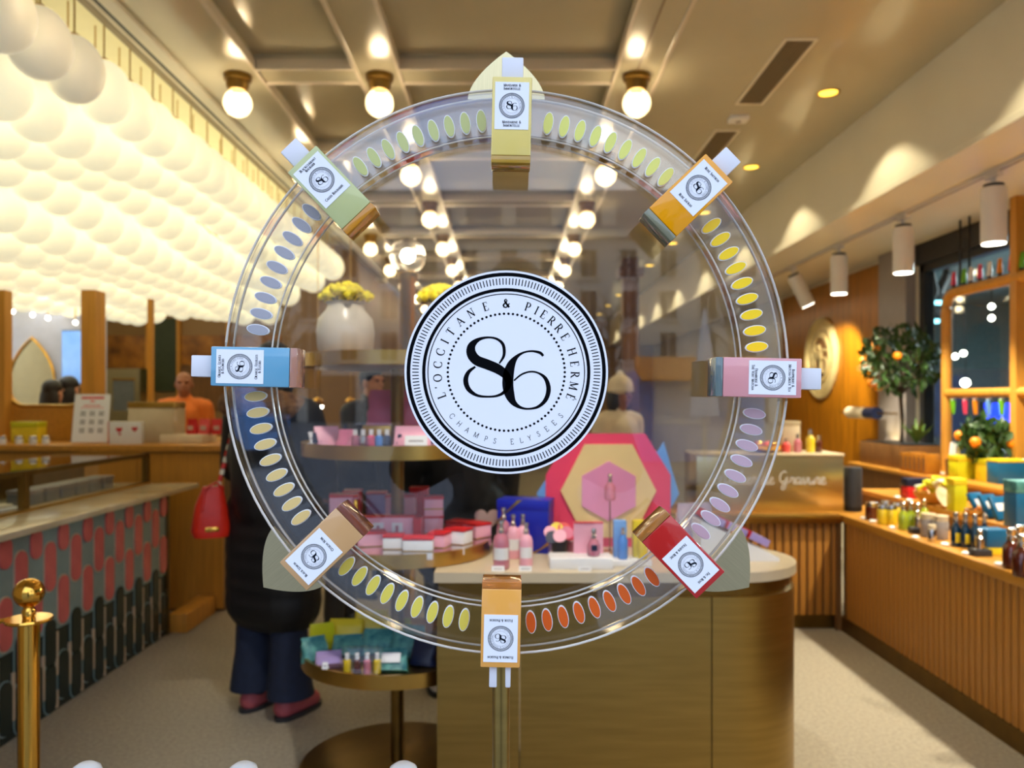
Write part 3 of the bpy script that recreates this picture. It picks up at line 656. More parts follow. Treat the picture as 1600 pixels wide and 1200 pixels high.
for i, (px, m) in enumerate(((301, 'red'), (320, 'coral'), (339, 'red'))):
    t = thing('red_pouch', 'small red gift pouch with a tied top on the cream riser', 'pouch', (PX(px, 5.74), 5.74, PZ(676, 6.0)), R(12*i-10), 'red pouches')
    inst('bag', pouch_mesh(.082, .11, .06, m, i), t); bx(-.02, .02, -.034, -.028, .03, .06).build('tag', 'heart', t, False)
ov = thing('drinks_cabinet', 'gilt framed cabinet with a glowing blue glass door below amber stone', 'cabinet', (PX(197, 10.2), 10.1, 0))
bx(-.27, .27, -.1, .2, 0, PZ(577, 10.2)).build('cabinet_body', 'champagne', ov, False); bx(-.06, .2, -.112, -.1, 1.3, PZ(595, 10.2)).build('door', 'greyscreen', ov, False)
bx(-.07, .21, -.12, -.1, PZ(595, 10.2), PZ(592, 10.2)).build('handle', 'polished', ov, False)
# brass lamps (dome) beside the man
for px in (497, 548):
    t = thing('dome_lamp', 'small brass hanging dome lamp with glowing underside near the man', 'lamp', P(px, 634, 6.6), 0, 'small dome lamps')
    G().lathe([(.05, 0), (.05, .04), (.03, .06), (.008, .07)], 20).build('shade', 'polished', t); G().ball((0, 0, -.002), (.045, .045, .03), 16, 8).build('bulb', 'lampface', t); G().tube([(0, 0, .06), (0, 0, 3.3-t.location.z)], .004, 6).build('cord', 'brass', t)
# stanchion
sx = -750/662
sn = thing('rope_stanchion', 'polished brass rope stanchion with ball top at the entrance', 'stanchion', (sx, 1.88, 0))
G().lathe([(.15, 0), (.15, .012), (.05, .03), (.03, .04)], 40).build('base', 'polished', sn); G().lathe([(.0235, .03), (.0235, .905)], 24).build('tube', 'polished', sn)
G().at((0, 0, .905)).lathe([(.05, -.004), (.052, 0), (.05, .004)], 28).build('collar', 'polished', sn)
G().lathe([(.013, .905), (.016, .925), (.011, .934), (.018, .94)], 16).ball((0, 0, .968), .034, 24, 16).build('ball', 'polished', sn)
hk = G().tube([(-.045, 0, .905), (-.07, 0, .90), (-.09, 0, .87), (-.085, 0, .85)], .006, 8); hk.build('hook', 'polished', sn)
ro = G().tube([(-.086-.9*t_, .1*t_, .85-.5*t_*(1.6-t_)) for t_ in [i/16 for i in range(17)]], .016, 10).build('rope_clasp', 'brass', sn)
# white rounded posts at the threshold
for px in (135, 380, 630):
    y = 1.26; x = PX(px, y); zt_ = PZ(1193, y)
    t = thing('white_post', 'slim white post with a rounded top at the shop threshold', 'post', (x, y, 0), 0, 'white rounded posts')
    G().lathe([(.024, .012), (.024, zt_-.015), (.021, zt_-.006), (.012, zt_)], 20).build('shaft', 'white', t); G().lathe([(.05, 0), (.05, .01), (.03, .014)], 24).build('foot', 'whitelamp', t)
# ============================================================ centre: tiered brass stand
TX, TY = PX(621, 3.08), 3.08
ts = thing('tiered_stand', 'tall brass display stand with four round trays on one pole', 'display stand', (TX, TY, 0))
G().lathe([(.37, 0), (.37, .03), (.36, .036), (.05, .036)], 64).build('base', 'brassdark', ts); G().lathe([(.026, .03), (.026, 1.56)], 20).build('pole', 'brassdark', ts)
TR = [.46, .872, 1.245, 1.575]
for z in TR:
    g = G().at((0, 0, z)); g.lathe([(.02, -.03), (.345, -.03), (.362, -.028), (.362, .022), (.35, .022), (.35, 0), (.02, 0)], 64, cap=False); g.build('tray', 'brass', ts)
def onT(k, px, y):
    y += .06; return (PX(px, y), y, TR[k])
# vases with yellow flowers
def vase(px, y, k, label, r=.107):
    t = thing('flower_vase', label, 'vase', onT(k, px, y))
    G().lathe([(r*.62, 0), (r*.95, .04), (r, .10), (r*.93, .15), (r*.66, .185), (r*.6, .205), (r*.68, .212), (r*.5, .205)], 28).build('vase_body', 'ceramic', t)
    g = G(); rnd = random.Random(px)
    for i in range(70):
        a = rnd.random()*2*PI; q = math.sqrt(rnd.random())*.092; g.ball((q*math.cos(a), q*math.sin(a), .215+.055*(1-(q/.1)**2)+rnd.random()*.012), .014, 7, 5)
    kind(g.build('blossoms', 'flower', t), 'stuff')
    g = G()
    for i in range(9): a = i*.7; g.tube([(0, 0, .16), (.05*math.cos(a), .05*math.sin(a), .23)], .003, 5)
    kind(g.build('stems', 'leaf', t), 'stuff')
vase(540, 2.9, 3, 'round cream vase of yellow blossoms on the top brass tray'); vase(690, 2.95, 3, 'cream vase of yellow blossoms half hidden behind the round emblem', .09)
# pink pouches and bags on the third tray
def pouch(k, px, y, wd, h, m, label, group=None, rot=0, seed=0, extra=None, tilt=0, d=.06, zoff=0):
    l = onT(k, px, y); t = thing('gift_pouch', label, 'pouch', (l[0], l[1], l[2]+zoff), (tilt, 0, rot), group); inst('bag', pouch_mesh(wd, h, d, m, seed), t)
    if extra == 'tower':
        g = G(); f = lambda u, v: (u, -d/2*.85-.004+v*d*.28/h, v)
        ribbon(g, [(.05, .015), (.062, .05), (.068, .09), (.07, h*.9)], [.03, .016, .006, .002], f); ribbon(g, [(-.03, .02), (.03, .02)], [.025, .025], f); ribbon(g, [(-.05, .02), (-.05, .06)], [.022, .012], f)
        kind(g.build('print', 'navy', t, False), 'stuff')
    if extra == 'card': bx(-wd*.28, wd*.28, -d/2-.004, -d/2, h*.3, h*.7).build('card', 'white', t, False)
    return t
tag(bx(PX(566, 3.11), PX(690, 3.11), 3.115, 3.22, TR[2], TR[2]+.08, b=.003).build('riser', 'brass'), 'brass block riser under the large pink bag', 'riser')
pouch(2, 617, 3.09, .215, .14, 'pinkdeep', 'large deep pink bag printed with a dark tower on a riser', None, 0, 1, 'tower', zoff=.08)
pouch(2, 672, 3.11, .13, .14, 'pinkdeep', 'deep pink bag next to the tower print bag, half behind the emblem', None, .1, 5, zoff=.08)
pouch(2, 512, 2.84, .10, .085, 'pink', 'pink pouch with blue stripe at the edge of the third tray', None, .5, 2, 'tower', tilt=-.2)
pouch(2, 541, 2.78, .07, .075, 'pinkdeep', 'small deep pink pouch leaning beside the clear kit', None, -.3, 3, tilt=-.15)
pouch(2, 648, 2.74, .15, .088, 'pink', 'light pink pouch behind the white price card', None, 0, 4, 'tower')
pouch(2, 692, 2.76, .10, .085, 'pink', 'light pink pouch at the emblem side of the third tray', None, -.2, 6)
def kit(k, px, y, wd, h, label, cols_, zoff=0, rot=0):
    l = onT(k, px, y); t = thing('clear_kit', label, 'pouch', (l[0], l[1], l[2]+zoff), rot)
    inst('bag', pouch_mesh(wd, h, .08, MATS['clear'], 9), t)
    for i, c in enumerate(cols_):
        x = -wd*.33+wd*.66*i/(len(cols_)-1)
        b = G().at((x, 0, .006)).lathe([(.013, 0), (.014, .004), (.014, .045), (.006, .05)], 12).build('mini_bottle', c, t); G().at((x, 0, .056)).lathe([(.008, 0), (.008, .02)], 10).build('cap', 'white', t)
kit(2, 580, 2.74, .17, .10, 'clear zipped kit holding mini bottles on the third tray', ['pinkglass', 'silver', 'rose', 'bluebottle', 'navy'])
def card(name, label, loc, wd, h, rot=0, m='white', tilt=-.35, group=None, cat='price card'):
    t = thing(name, label, cat, loc, rot, group)
    g = G().at((0, 0, 0), (tilt, 0, 0)); g.box(-wd/2, wd/2, -.002, 0, 0, h); g.build('card', m, t, False)
    g = G().at((0, 0, 0), (tilt, 0, 0)); g.box(-wd*.32, wd*.32, -.0026, -.0021, h*.38, h*.52); g.build('print', 'grey', t, False)
    bx(-wd/2, wd/2, -.002, .02, 0, .003).build('foot', 'white', t, False); return t
card('price_card', 'white price card on the rim of the third tray', (PX(650, 2.75), 2.747, TR[2]+.022), .078, .036)
card('price_card', 'narrow white tag at the dark edge of the third tray', (PX(489, 2.86), 2.86, TR[2]+.022), .02, .045, .9)
# gift boxes on the second tray
def gift(px0, px1, py0, py1, y, d, label, rot=0, k=1, m='pink', lid='red', ribbon_=True, zb=None):
    y += .06; x0, x1 = PX(px0, y), PX(px1, y); zb_ = TR[k] if zb is None else zb; h = PZ(py0, y)-PZ(py1, y); hw = (x1-x0)/2
    t = thing('gift_box', label, 'gift box', ((x0+x1)/2, y+d/2, zb_), rot, 'red topped gift boxes')
    bx(-hw, hw, -d/2, d/2, 0, h-.006, b=.002).build('box_body', m, t); bx(-hw-.0015, hw+.0015, -d/2-.0015, d/2+.0015, h-.006, h+.004, b=.002).build('lid', lid, t)
    if ribbon_: bx(-hw-.001, hw+.001, -d/2-.001, d/2+.001, h*.36, h*.36+.006).build('ribbon', 'brass', t, False)
    return t
gift(556, 600, 850, 886, 2.76, .07, 'pink gift box with red top at the front left of the second tray', .25)
gift(598, 628, 852, 886, 2.72, .07, 'slim pink gift box with red top between two wider boxes', 0, m='white')
gift(629, 676, 853, 886, 2.69, .07, 'white gift box with red top and ribbon at the middle front of the tray', 0, m='white')
gift(672, 700, 846, 882, 2.74, .07, 'pink gift box with red top turned beside the white one', -.3)
gift(698, 733, 846, 884, 2.79, .07, 'pale gift box with red top near the edge above the island', -.45, m='white')
gift(730, 760, 838, 874, 2.92, .08, 'pink gift box with red top at the outer rim above the pump bottles', -.8)
gift(700, 740, 836, 862, 3.10, .08, 'red topped gift box behind the outer rim box', -.5, m='coral')
gift(512, 556, 776, 852, 2.98, .08, 'tall pink gift box with red side behind the wheel ring', .2, m='pink')
gift(534, 562, 776, 852, 3.07, .08, 'tall red gift box beside the tall pink one', .1, m='red', ribbon_=False)
gift(572, 602, 778, 845, 3.18, .06, 'lilac grey gift box standing behind the open red box', 0, m='lilac')
gift(602, 648, 780, 845, 3.14, .06, 'wide pink gift box standing behind the open red box', 0)
b1 = gift(662, 691, 818, 860, 3.0, .07, 'lower pink box of the stack beside the tray pole', .1)
gift(662, 691, 797, 826, 3.0, .07, 'upper pink box of the stack beside the tray pole', .1, zb=TR[1]+PZ(818, 3.0)-PZ(860, 3.0)+.004)
gift(640, 668, 772, 845, 3.2, .06, 'narrow red gift box in the back row by the pole', 0, m='red', ribbon_=False)
op = thing('open_gift_box', 'open red gift box showing two perfume bottles in white slots', 'gift box', (PX(606, 2.94), 2.94, TR[1]), 0)
bx(-.095, .095, 0, .05, 0, .118, b=.002).build('back_tray', 'pink', op); bx(.095, .125, -.02, .05, 0, .118).build('flap', 'red', op, False); bx(-.125, -.095, -.02, .05, 0, .118).build('flap', 'red', op, False); bx(-.1, .1, 0, .052, .118, .124).build('top_edge', 'red', op, False)
for x in (-.035, .035):
    bx(x-.02, x+.02, -.003, 0, .015, .10).build('slot', 'white', op, False); G().at((x, -.008, .02)).lathe([(.011, 0), (.011, .045), (.005, .05), (.005, .07)], 12).build('mini_bottle', 'pinkglass', op)
t = thing('gold_sprayer', 'small golden atomiser standing among the gift boxes', 'bottle', (PX(556, 2.98), 2.98, TR[1]))
G().lathe([(.012, 0), (.012, .12), (.008, .13)], 14).build('bottle_body', 'amber', t); G().lathe([(.009, .13), (.009, .175), (.006, .18)], 14).build('cap', 'polished', t)
# lowest tray: teal and yellow pouches
lows = [(505, 3.02, .10, .10, 'citron', 'yellow pouch with a folded tip at the rim of the lowest tray', .4, -.3), (494, 2.88, .10, .09, 'teal', 'teal patterned pouch at the rim of the lowest tray', .6, -.4),
 (540, 3.08, .14, .10, 'yellow', 'broad yellow pouch at the back of the lowest tray', 0, -.2), (580, 3.14, .14, .12, 'yellow', 'tall yellow pouch beneath the wheel ring on the lowest tray', .1, -.1), (618, 3.1, .13, .10, 'citron', 'crumpled citron pouch at the back beside the pole', -.2, -.2),
 (544, 2.92, .12, .09, 'teal', 'teal pouch lying behind the clear bottle kit', .2, -.7), (590, 2.95, .13, .10, 'teal', 'pale teal pouch behind the lilac edged one', 0, -.5), (636, 2.92, .13, .12, 'teal', 'tall teal pouch leaning toward the island', -.2, -.3),
 (611, 2.76, .12, .085, 'teal', 'teal pouch lying flat at the front of the lowest tray', 0, -.6), (662, 2.84, .10, .10, 'navy', 'dark blue and yellow pouch next to the brass island', -.3, -.2), (515, 2.80, .10, .07, 'lilac', 'lilac pouch under the teal ones at the front rim', .3, -.8)]
for i, (px, y, wd, h, m, lab, rot, tilt) in enumerate(lows): pouch(0, px, y, wd, h, m, lab, None, rot, 20+i, 'card' if i in (8,) else None, tilt)
kit(0, 566, 2.735, .16, .10, 'clear kit with tiny amber and pink bottles on the lowest tray', ['yellowjar', 'amber', 'pinkglass', 'yellowjar'])
card('price_card', 'tiny white tag on the rim of the lowest tray', (PX(508, 2.79), 2.787, TR[0]+.022), .02, .024)
# ------------------------------------------------------------ column lamp with ribbed globe
cl = thing('column_lamp', 'ribbed glass globe lamp on a slim brass column behind the stand', 'lamp', (PX(637, 4.6), 4.6, 0))
zc_ = PZ(400, 4.6)
G().lathe([(.16, 0), (.16, .02), (.05, .03)], 32).build('base', 'brass', cl); G().lathe([(.045, .02), (.045, zc_-.16), (.06, zc_-.14), (.06, zc_-.1)], 20).build('column', 'brass', cl)
g = G()
for i in range(28):
    a = PI*i/28; g.tube([(.105*math.cos(t_)*math.cos(a), .105*math.cos(t_)*math.sin(a), zc_+.105*math.sin(t_)) for t_ in [2*PI*j/28 for j in range(28)]], .0022, 5, True)
kind(g.build('ribs', 'silver', cl), 'stuff'); G().ball((0, 0, zc_), .042, 18, 12).build('bulb', 'bulb', cl)
# ============================================================ the brass island
IZ = .8405; y0, y1 = 2.69, 3.25; yc = (y0+y1)/2; hr = (y1-y0)/2; xl = PX(678, y0); xr = PX(1237, yc)-hr
def island_poly(off):
    return [(xl+off, y0+off), (xr, y0+off)]+[(xr+(hr-off)*math.sin(PI*i/16), yc-(hr-off)*math.cos(PI*i/16)) for i in range(1, 16)]+[(xr, y1-off), (xl+off, y1-off)]
isl = thing('brass_island', 'brass clad display island with a rounded end and pale stone top', 'counter', (0, 0, 0))
G().prism(island_poly(0), IZ-.034, IZ).build('stone_top', 'stone', isl)
G().prism([(-.24, y0+.02), (.05, y0+.02), (.05, y0+.022)]+island_poly(.02)[1:-1]+[(.05, y1-.02), (.05, y0+.03), (-.24, y0+.03)], IZ-.085, IZ-.034).build('shadow_gap', 'brassdark', isl)
pxs = [xl+.008, PX(812, y0), PX(1113, y0)]
for a, b in zip(pxs, pxs[1:]): bx(a+.002, b-.002, y0+.008, y0+.02, .02, IZ-.085).build('brass_panel', 'brushed', isl, False)
pl = island_poly(.008); endp = [(pxs[2]+.002, y0+.008)]+pl[1:-2]+[(pxs[2]+.002, y1-.008)]
G().prism(endp, .02, IZ-.085).build('rounded_end', 'brushed', isl)
bx(.06, pxs[2], y0+.022, y1-.01, 0, IZ-.085).build('core', 'brassdark', isl, False)
def onI(px, py): y = (CAMZ-IZ)*F/(py-VY); return (PX(px, y), y, IZ)
def pump(px, py, h, m, label, group=None, r=.026):
    t = thing('pump_bottle', label, 'bottle', onI(px, py), 0, group)
    G().lathe([(r*.9, 0), (r, .006), (r, h*.55), (r*.8, h*.68), (r*.35, h*.74)], 20).build('bottle_body', m, t); G().lathe([(r*.4, h*.74), (r*.42, h*.82), (r*.3, h*.84), (r*.3, h*.93), (r*.4, h*.94), (r*.36, h), (r*.1, h)], 14).build('cap', 'silver', t)
    g = G().lathe([(r*1.015, h*.2), (r*1.015, h*.45)], 12, False, R(210), R(330)); g.build('label_patch', 'white', t); return t
pump(783, 888, .175, 'pinkglass', 'large pink pump bottle with a silver top beside the gift boxes', r=.030)
pump(787, 868, .19, 'pinkglass', 'taller pink pump bottle standing behind the large one', r=.028)
pump(822, 884, .16, 'pink', 'milky pink pump bottle with a white label on the island', r=.025)
pump(817, 871, .17, 'pink', 'milky pink pump bottle behind the labelled milky one', r=.025)
pump(802, 872, .17, 'pink', 'pink pump bottle at the back of the bottle cluster', r=.024)
for px, lab in ((778, 'pump bottle'), (821, 'milky bottle'), (914, 'white tray')): card('price_card', 'small white price block in front of the %s' % lab, (PX(px, 2.71), 2.715, IZ), .044, .018, tilt=-.2)
tb = thing('blue_box', 'large cobalt blue gift box with a gold ribbon behind the bottles', 'gift box', (PX(822, 3.05), 3.10, IZ), R(-14))
bx(-.105, .105, -.06, .06, 0, .21, b=.003).build('box_body', 'cobalt', tb); bx(-.107, .107, -.062, .062, .17, .213, b=.003).build('lid', 'cobalt', tb)
G().add([(-.106, -.0635, .11), (-.106, -.0635, .125), (.0, -.0635, .213), (-.02, -.0635, .213)], [(0, 1, 2, 3)]).build('ribbon', 'brass', tb, False)
G().add([(.03, -.0635, 0), (.05, -.0635, 0), (.106, -.0635, .05), (.106, -.0635, .035)], [(0, 1, 2, 3)]).build('ribbon', 'brass', tb, False)
ht = thing('heart_tag', 'beige heart shaped hand mirror propped against the blue box', 'heart', (PX(761, 3.12), 3.14, IZ), 0)
G().prism([(.05*math.sin(R(a))**3, .115+.05*(13*math.cos(R(a))-5*math.cos(R(2*a))-2*math.cos(R(3*a))-math.cos(R(4*a)))/16) for a in range(0, 360, 12)][::-1], -.004, .004, 'xz').build('heart', 'heart', ht); bx(-.004, .004, -.004, .004, 0, .08).build('handle', 'brass', ht, False)
# cups with paper discs on sticks
cp = thing('lollipop_cup', 'black cup holding pink and yellow round paper testers', 'cup', onI(874, 872), 0)
G().lathe([(.026, 0), (.032, .07), (.029, .07), (.024, .004)], 20, cap=False).build('cup_body', 'charcoal', cp); 
for i, (dx, dz, dy, m) in enumerate([(-.035, .10, .0, 'pink'), (0, .092, -.03, 'pink'), (.03, .10, 0, 'pinkdeep'), (-.01, .112, .02, 'yellow'), (.02, .112, .02, 'coral'), (-.03, .085, -.02, 'navy')]):
    g = G().at((dx, dy, dz), (1.0, .3*(-1)**i, 0)); g.lathe([(.026, -.001), (.026, .001)], 20); d_ = g.build('paper_disc', m, cp); G().tube([(0, 0, .01), (dx, dy, dz)], .0015, 5).build('stick', 'white', cp)
cp2 = thing('clear_cup', 'clear pink tester cup beside the black cup', 'cup', onI(893, 868), 0); G().lathe([(.02, 0), (.024, .06), (.022, .06), (.018, .003)], 16, cap=False).build('cup_body', 'pinkglass', cp2); G().lathe([(.025, .06), (.025, .064)], 16).build('rim', 'silver', cp2)
wt = thing('white_tray', 'white block tray with a pink card back and small pink bottle', 'tray', (PX(908, 2.76), 2.80, IZ), 0)
bx(-.115, .115, -.06, .06, 0, .04, b=.002).build('block', 'white', wt); bx(-.02, .09, .04, .05, .04, .155).build('card_back', 'pink', wt, False); bx(-.02, .09, .038, .052, .152, .158).build('card_edge', 'coral', wt, False)
pb = thing('small_bottle', 'small round pink bottle with a silver stopper on the white tray', 'bottle', (PX(929, 2.76), 2.79, IZ+.04), 0)
G().lathe([(.018, 0), (.023, .006), (.024, .035), (.015, .055), (.007, .06)], 18).build('bottle_body', 'pinkglass', pb); G().lathe([(.009, .06), (.009, .07), (.006, .072), (.010, .085), (.006, .095)], 12).build('stopper', 'silver', pb); bx(-.01, .01, -.0265, -.022, .02, .04).build('label_patch', 'navy', pb, False)
for nm, px, m, m2 in (('blue', 973, 'skyblue', 'bluebottle'), ('yellow', 1004, 'yellow', 'yellowjar')):
    t = thing('colour_set', '%s carton with a slim %s bottle on a white base' % (nm, nm), 'box', (PX(px, 2.79), 2.85, IZ), 0)
    bx(-.036, .036, -.06, .05, 0, .022, b=.002).build('base', 'white', t); bx(-.024, .024, .0, .04, .022, .16, b=.002).build('carton', m, t)
    G().at((.006, -.025, .022)).lathe([(.016, 0), (.019, .005), (.019, .07), (.008, .09)], 16).build('bottle', m2, t); G().at((.006, -.025, .112)).lathe([(.007, 0), (.008, .01), (.005, .012), (.007, .026)], 12).build('stopper', 'silver', t)
# hexagon display
hx = thing('hexagon_display', 'upright board of nested pink and beige hexagons over a blue star', 'display board', (PX(951, 3.16), 3.175, IZ), 0)
def hexa(rx, rz, flat=True): return [(rx*math.cos(R(60*i)), .235+rz*math.sin(R(60*i))/.866) for i in range(6)] if flat else [(rx*math.cos(R(60*i+30))/.866, .235+rz*math.sin(R(60*i+30))) for i in range(6)]
oc = [(-.262, .08), (-.262, .30), (-.155, .475), (.155, .475), (.262, .30), (.262, .08), (.18, .0), (-.18, .0)]
G().prism(oc, .0, .012, 'xz').build('rose_panel', 'rose', hx, False)
G().prism([(-.30, .22), (-.21, .36), (.0, .44), (.21, .40), (.235, .44), (.30, .22), (.21, .06), (-.21, .06)], .012, .02, 'xz').build('blue_panel', 'skyblue', hx, False)
G().prism(hexa(.20, .195), -.012, 0, 'xz').build('beige_hexagon', 'beige', hx, False); G().prism(hexa(.112, .125, False), -.022, -.012, 'xz').build('orchid_hexagon', 'orchid', hx, False)
rod = thing('perfume_stand', 'small pink perfume bottle raised on a thin rod before the hexagons', 'bottle', (PX(953, 3.06), 3.06, IZ), 0)
G().lathe([(.03, 0), (.03, .005)], 20).build('foot', 'brass', rod); G().tube([(0, 0, .004), (0, 0, .20)], .0025, 8).build('rod', 'brassdark', rod); G().at((0, 0, .20)).lathe([(.018, 0), (.022, .005), (.022, .05), (.012, .065), (.007, .068)], 18).build('bottle', 'pinkglass', rod); G().at((0, 0, .268)).lathe([(.008, 0), (.008, .012), (.005, .014), (.009, .028), (.004, .034)], 12).build('stopper', 'silver', rod)
# sloped acrylic leaflet stand
lf = thing('leaflet_stand', 'sloped pale stand with red edged leaflets at the rounded end', 'stand', (PX(1155, 2.96), 2.97, IZ), 0)
G().prism([(-.17, 0), (.13, 0), (.13, .012), (-.16, .15), (-.17, .15)], -.09, .1, 'xz').build('wedge', 'white', lf, False)
for i in range(3):
    g = G().at((-.12+.085*i, 0, .145-.038*i), (0, R(26), 0)); g.box(-.035, .045, -.075, .08, 0, .028, b=.002); g.build('leaflet_stack', 'lilac', lf)
    g = G().at((-.12+.085*i, 0, .145-.038*i), (0, R(26), 0)); g.box(-.04, -.035, -.075, .08, 0, .03); g.build('red_edge', 'red', lf, False)
gb = thing('clear_bag', 'crinkled clear gift bag of pink goods by the red bottle', 'pouch', onI(1085, 862), .3); inst('bag', pouch_mesh(.17, .20, .1, mat('cellophane', (225, 215, 235), .1, var=.1, trans=.55, coat=.8, ior=1.15, bump=.8, bscale=20), 31), gb); bx(-.04, .03, -.02, .02, .005, .09, b=.002).build('carton', 'pinkdeep', gb)

for o in C.objects:
    if o.parent is None and o.type == 'EMPTY' and o.name.split('.')[0] in ('pump_bottle', 'blue_box', 'lollipop_cup', 'clear_cup', 'white_tray', 'colour_set', 'hexagon_display', 'leaflet_stand', 'clear_bag'): o.scale = (.95, .95, .95)
# ============================================================ right: wooden counter in three steps
L1, L2, L3 = .72, .82, .93
rc = thing('stepped_counter', 'long slatted wooden counter rising in three steps along the window', 'counter', (0, 0, 0))
bx(2.08, 3.22, 1.6, 4.95, .09, L1-.05).build('carcass', 'wooddark', rc, False); bx(2.06, 3.22, 1.6, 4.95, 0, .09).build('plinth', 'brassdark', rc, False)
bx(2.055, 3.22, 1.55, 4.98, L1-.05, L1, b=.006).build('counter_top', 'woodtop', rc)
bx(2.42, 3.22, 1.6, 5.45, L1, L2-.03).build('step_riser', 'wooddark', rc, False); bx(2.40, 3.22, 1.6, 5.47, L2-.03, L2, b=.004).build('step_shelf', 'woodtop', rc)
bx(2.77, 3.22, 1.6, 6.45, L2 if False else 0, L3-.03).build('top_riser', 'wooddark', rc, False); bx(2.75, 3.22, 1.6, 6.47, L3-.03, L3, b=.004).build('top_shelf', 'woodtop', rc)
slm = bx(0, .018, -.019, .019, .09, L1-.05, b=.005).mesh('slat', 'woodslat')
for i in range(64): inst('slat', slm, rc, (2.062, 1.7+.05*i, 0))
rt = thing('return_counter', 'slatted wooden return counter with a shiny brass edge behind the island', 'counter', (0, 0, 0))
bx(.75, 2.06, 4.97, 5.45, .09, L1-.05).build('carcass', 'wooddark', rt, False); bx(.75, 2.06, 4.99, 5.45, 0, .09).build('plinth', 'brassdark', rt, False)
bx(.72, 2.39, 4.99, 5.5, L1-.05, L1, b=.005).build('counter_top', 'woodtop', rt); bx(.72, 2.055, 4.90, 4.99, L1-.05, L1, b=.005).build('brass_edge', 'brass', rt); bx(2.03, 2.06, 4.93, 4.97, 0, L1-.05).build('corner_post', 'wooddark', rt, False)
slr = bx(-.019, .019, 0, .018, .09, L1-.05, b=.005).mesh('slat', 'woodslat')
for i in range(26): inst('slat', slr, rt, (.78+.05*i, 4.952, 0))
# engraving box
eb = thing('engraving_desk', 'brass fronted desk box with pale script writing on the return counter', 'desk', (0, 5.06, L1))
ex0, ex1 = PX(1088, 5.06), PX(1318, 5.06); eh = PZ(709, 5.06)-L1
bx(ex0, ex1, 0, .34, 0, eh-.014, b=.003).build('box_body', 'champagne', eb); bx(ex0-.006, ex1+.006, -.008, .345, eh-.014, eh, b=.003).build('top', 'stone', eb)
SCR = {
 'a': (.52, [(.42, .42), (.25, .5), (.08, .34), (.06, .12), (.18, 0), (.34, .14), (.43, .46), (.40, .12), (.46, 0), (.58, .14)]),
 't': (.36, [(.02, .14), (.2, .5), (.30, .95), (.18, .3), (.2, .02), (.30, .02), (.42, .14)]),
 'e': (.42, [(.04, .14), (.22, .26), (.32, .42), (.22, .5), (.09, .3), (.12, .04), (.26, 0), (.46, .14)]),
 'l': (.32, [(.02, .14), (.24, .6), (.30, .98), (.22, 1.0), (.12, .5), (.14, .04), (.24, .02), (.36, .14)]),
 'i': (.28, [(.02, .14), (.18, .48), (.13, .1), (.18, 0), (.32, .14)]),
 'r': (.40, [(.02, .14), (.14, .54), (.2, .44), (.36, .44), (.28, .1), (.34, 0), (.44, .14)]),
 'd': (.54, [(.42, .42), (.25, .5), (.08, .34), (.06, .12), (.18, 0), (.34, .14), (.52, 1.0), (.40, .12), (.46, 0), (.6, .14)]),
 'v': (.46, [(.02, .3), (.12, .5), (.16, .1), (.26, 0), (.40, .3), (.42, .5), (.52, .42)]),
 'u': (.54, [(.02, .14), (.14, .48), (.1, .1), (.2, 0), (.36, .2), (.44, .48), (.40, .1), (.46, 0), (.58, .14)]),
 'G': (.84, [(.62, .86), (.44, 1.0), (.16, .76), (.1, .34), (.28, .1), (.52, .28), (.66, .56), (.56, .0), (.4, -.4), (.2, -.3), (.5, .06), (.86, .14)]),
 'A': (.86, [(.0, .06), (.12, 0), (.4, .6), (.66, 1.0), (.62, .4), (.66, .02), (.8, .08), (.9, .14)]), ' ': (.34, None)}
g = G(); u = PX(1120, 5.06); hh = .082; wt_ = sum(SCR[c][0] for c in 'Atelier de Gravure')*hh; k_ = (PX(1290, 5.06)-u)/wt_
for c in 'Atelier de Gravure':
    if SCR[c][1]:
        p = crom([(a*hh*k_+u, .175+b_*hh, .0065) for a, b_ in SCR[c][1]], 5); ribbon(g, [q[:2] for q in p], [q[2] for q in p], lambda x, z: (x, -.0015, z))
    u += SCR[c][0]*hh*k_
kind(g.build('script_lettering', 'white', eb, False), 'stuff')
ds = eh+L1
for i, (px, m, r_, h_, lab) in enumerate([(1266, 'yellowjar', .028, .15, 'yellow oil bottle with a pale cap on the engraving desk'), (1279, 'amber', .022, .11, 'dark bottle with a silver cap on the engraving desk'), (1246, 'pinkglass', .024, .12, 'pink tinted bottle on the engraving desk near the wheel rim'), (1228, 'coral', .026, .09, 'coral jar on the engraving desk behind the wheel rim')]):
    t = thing('desk_bottle', lab, 'bottle', (PX(px, 5.2), 5.2, ds)); G().lathe([(r_*.9, 0), (r_, .005), (r_, h_*.6), (r_*.4, h_*.75)], 16).build('bottle_body', m, t); G().lathe([(r_*.4, h_*.75), (r_*.42, h_), (r_*.2, h_)], 12).build('cap', 'silver', t)
t = thing('wrapped_box', 'cream wrapped box standing at the back of the engraving desk', 'box', (PX(1232, 5.3), 5.3, ds)); bx(-.06, .06, -.05, .05, 0, .2, b=.003).build('box_body', 'cream', t); bx(-.062, .062, -.052, .052, .17, .202, b=.003).build('lid', 'marble', t)
bag_ = thing('copper_scoop', 'coppery tray of small shiny goods on the engraving desk', 'tray', (PX(1195, 5.2), 5.2, ds)); G().lathe([(.02, 0), (.10, .02), (.11, .05), (.10, .05), (.02, .01)], 24, cap=False).build('dish', 'polished', bag_)
for i in range(7): G().ball((.05*math.cos(i*.9), .05*math.sin(i*.9), .05), .022, 10, 7).build('bauble', 'coral' if i % 2 else 'polished', bag_)
sp_ = thing('speaker', 'tall dark cylinder speaker at the counter corner', 'speaker', (PX(1332, 5.05)+.015, 5.08, L1)); G().lathe([(.055, 0), (.055, .27), (.05, .28)], 24).build('housing', 'charcoal', sp_); G().lathe([(.056, .01), (.056, .03)], 24).build('foot_ring', 'black', sp_)
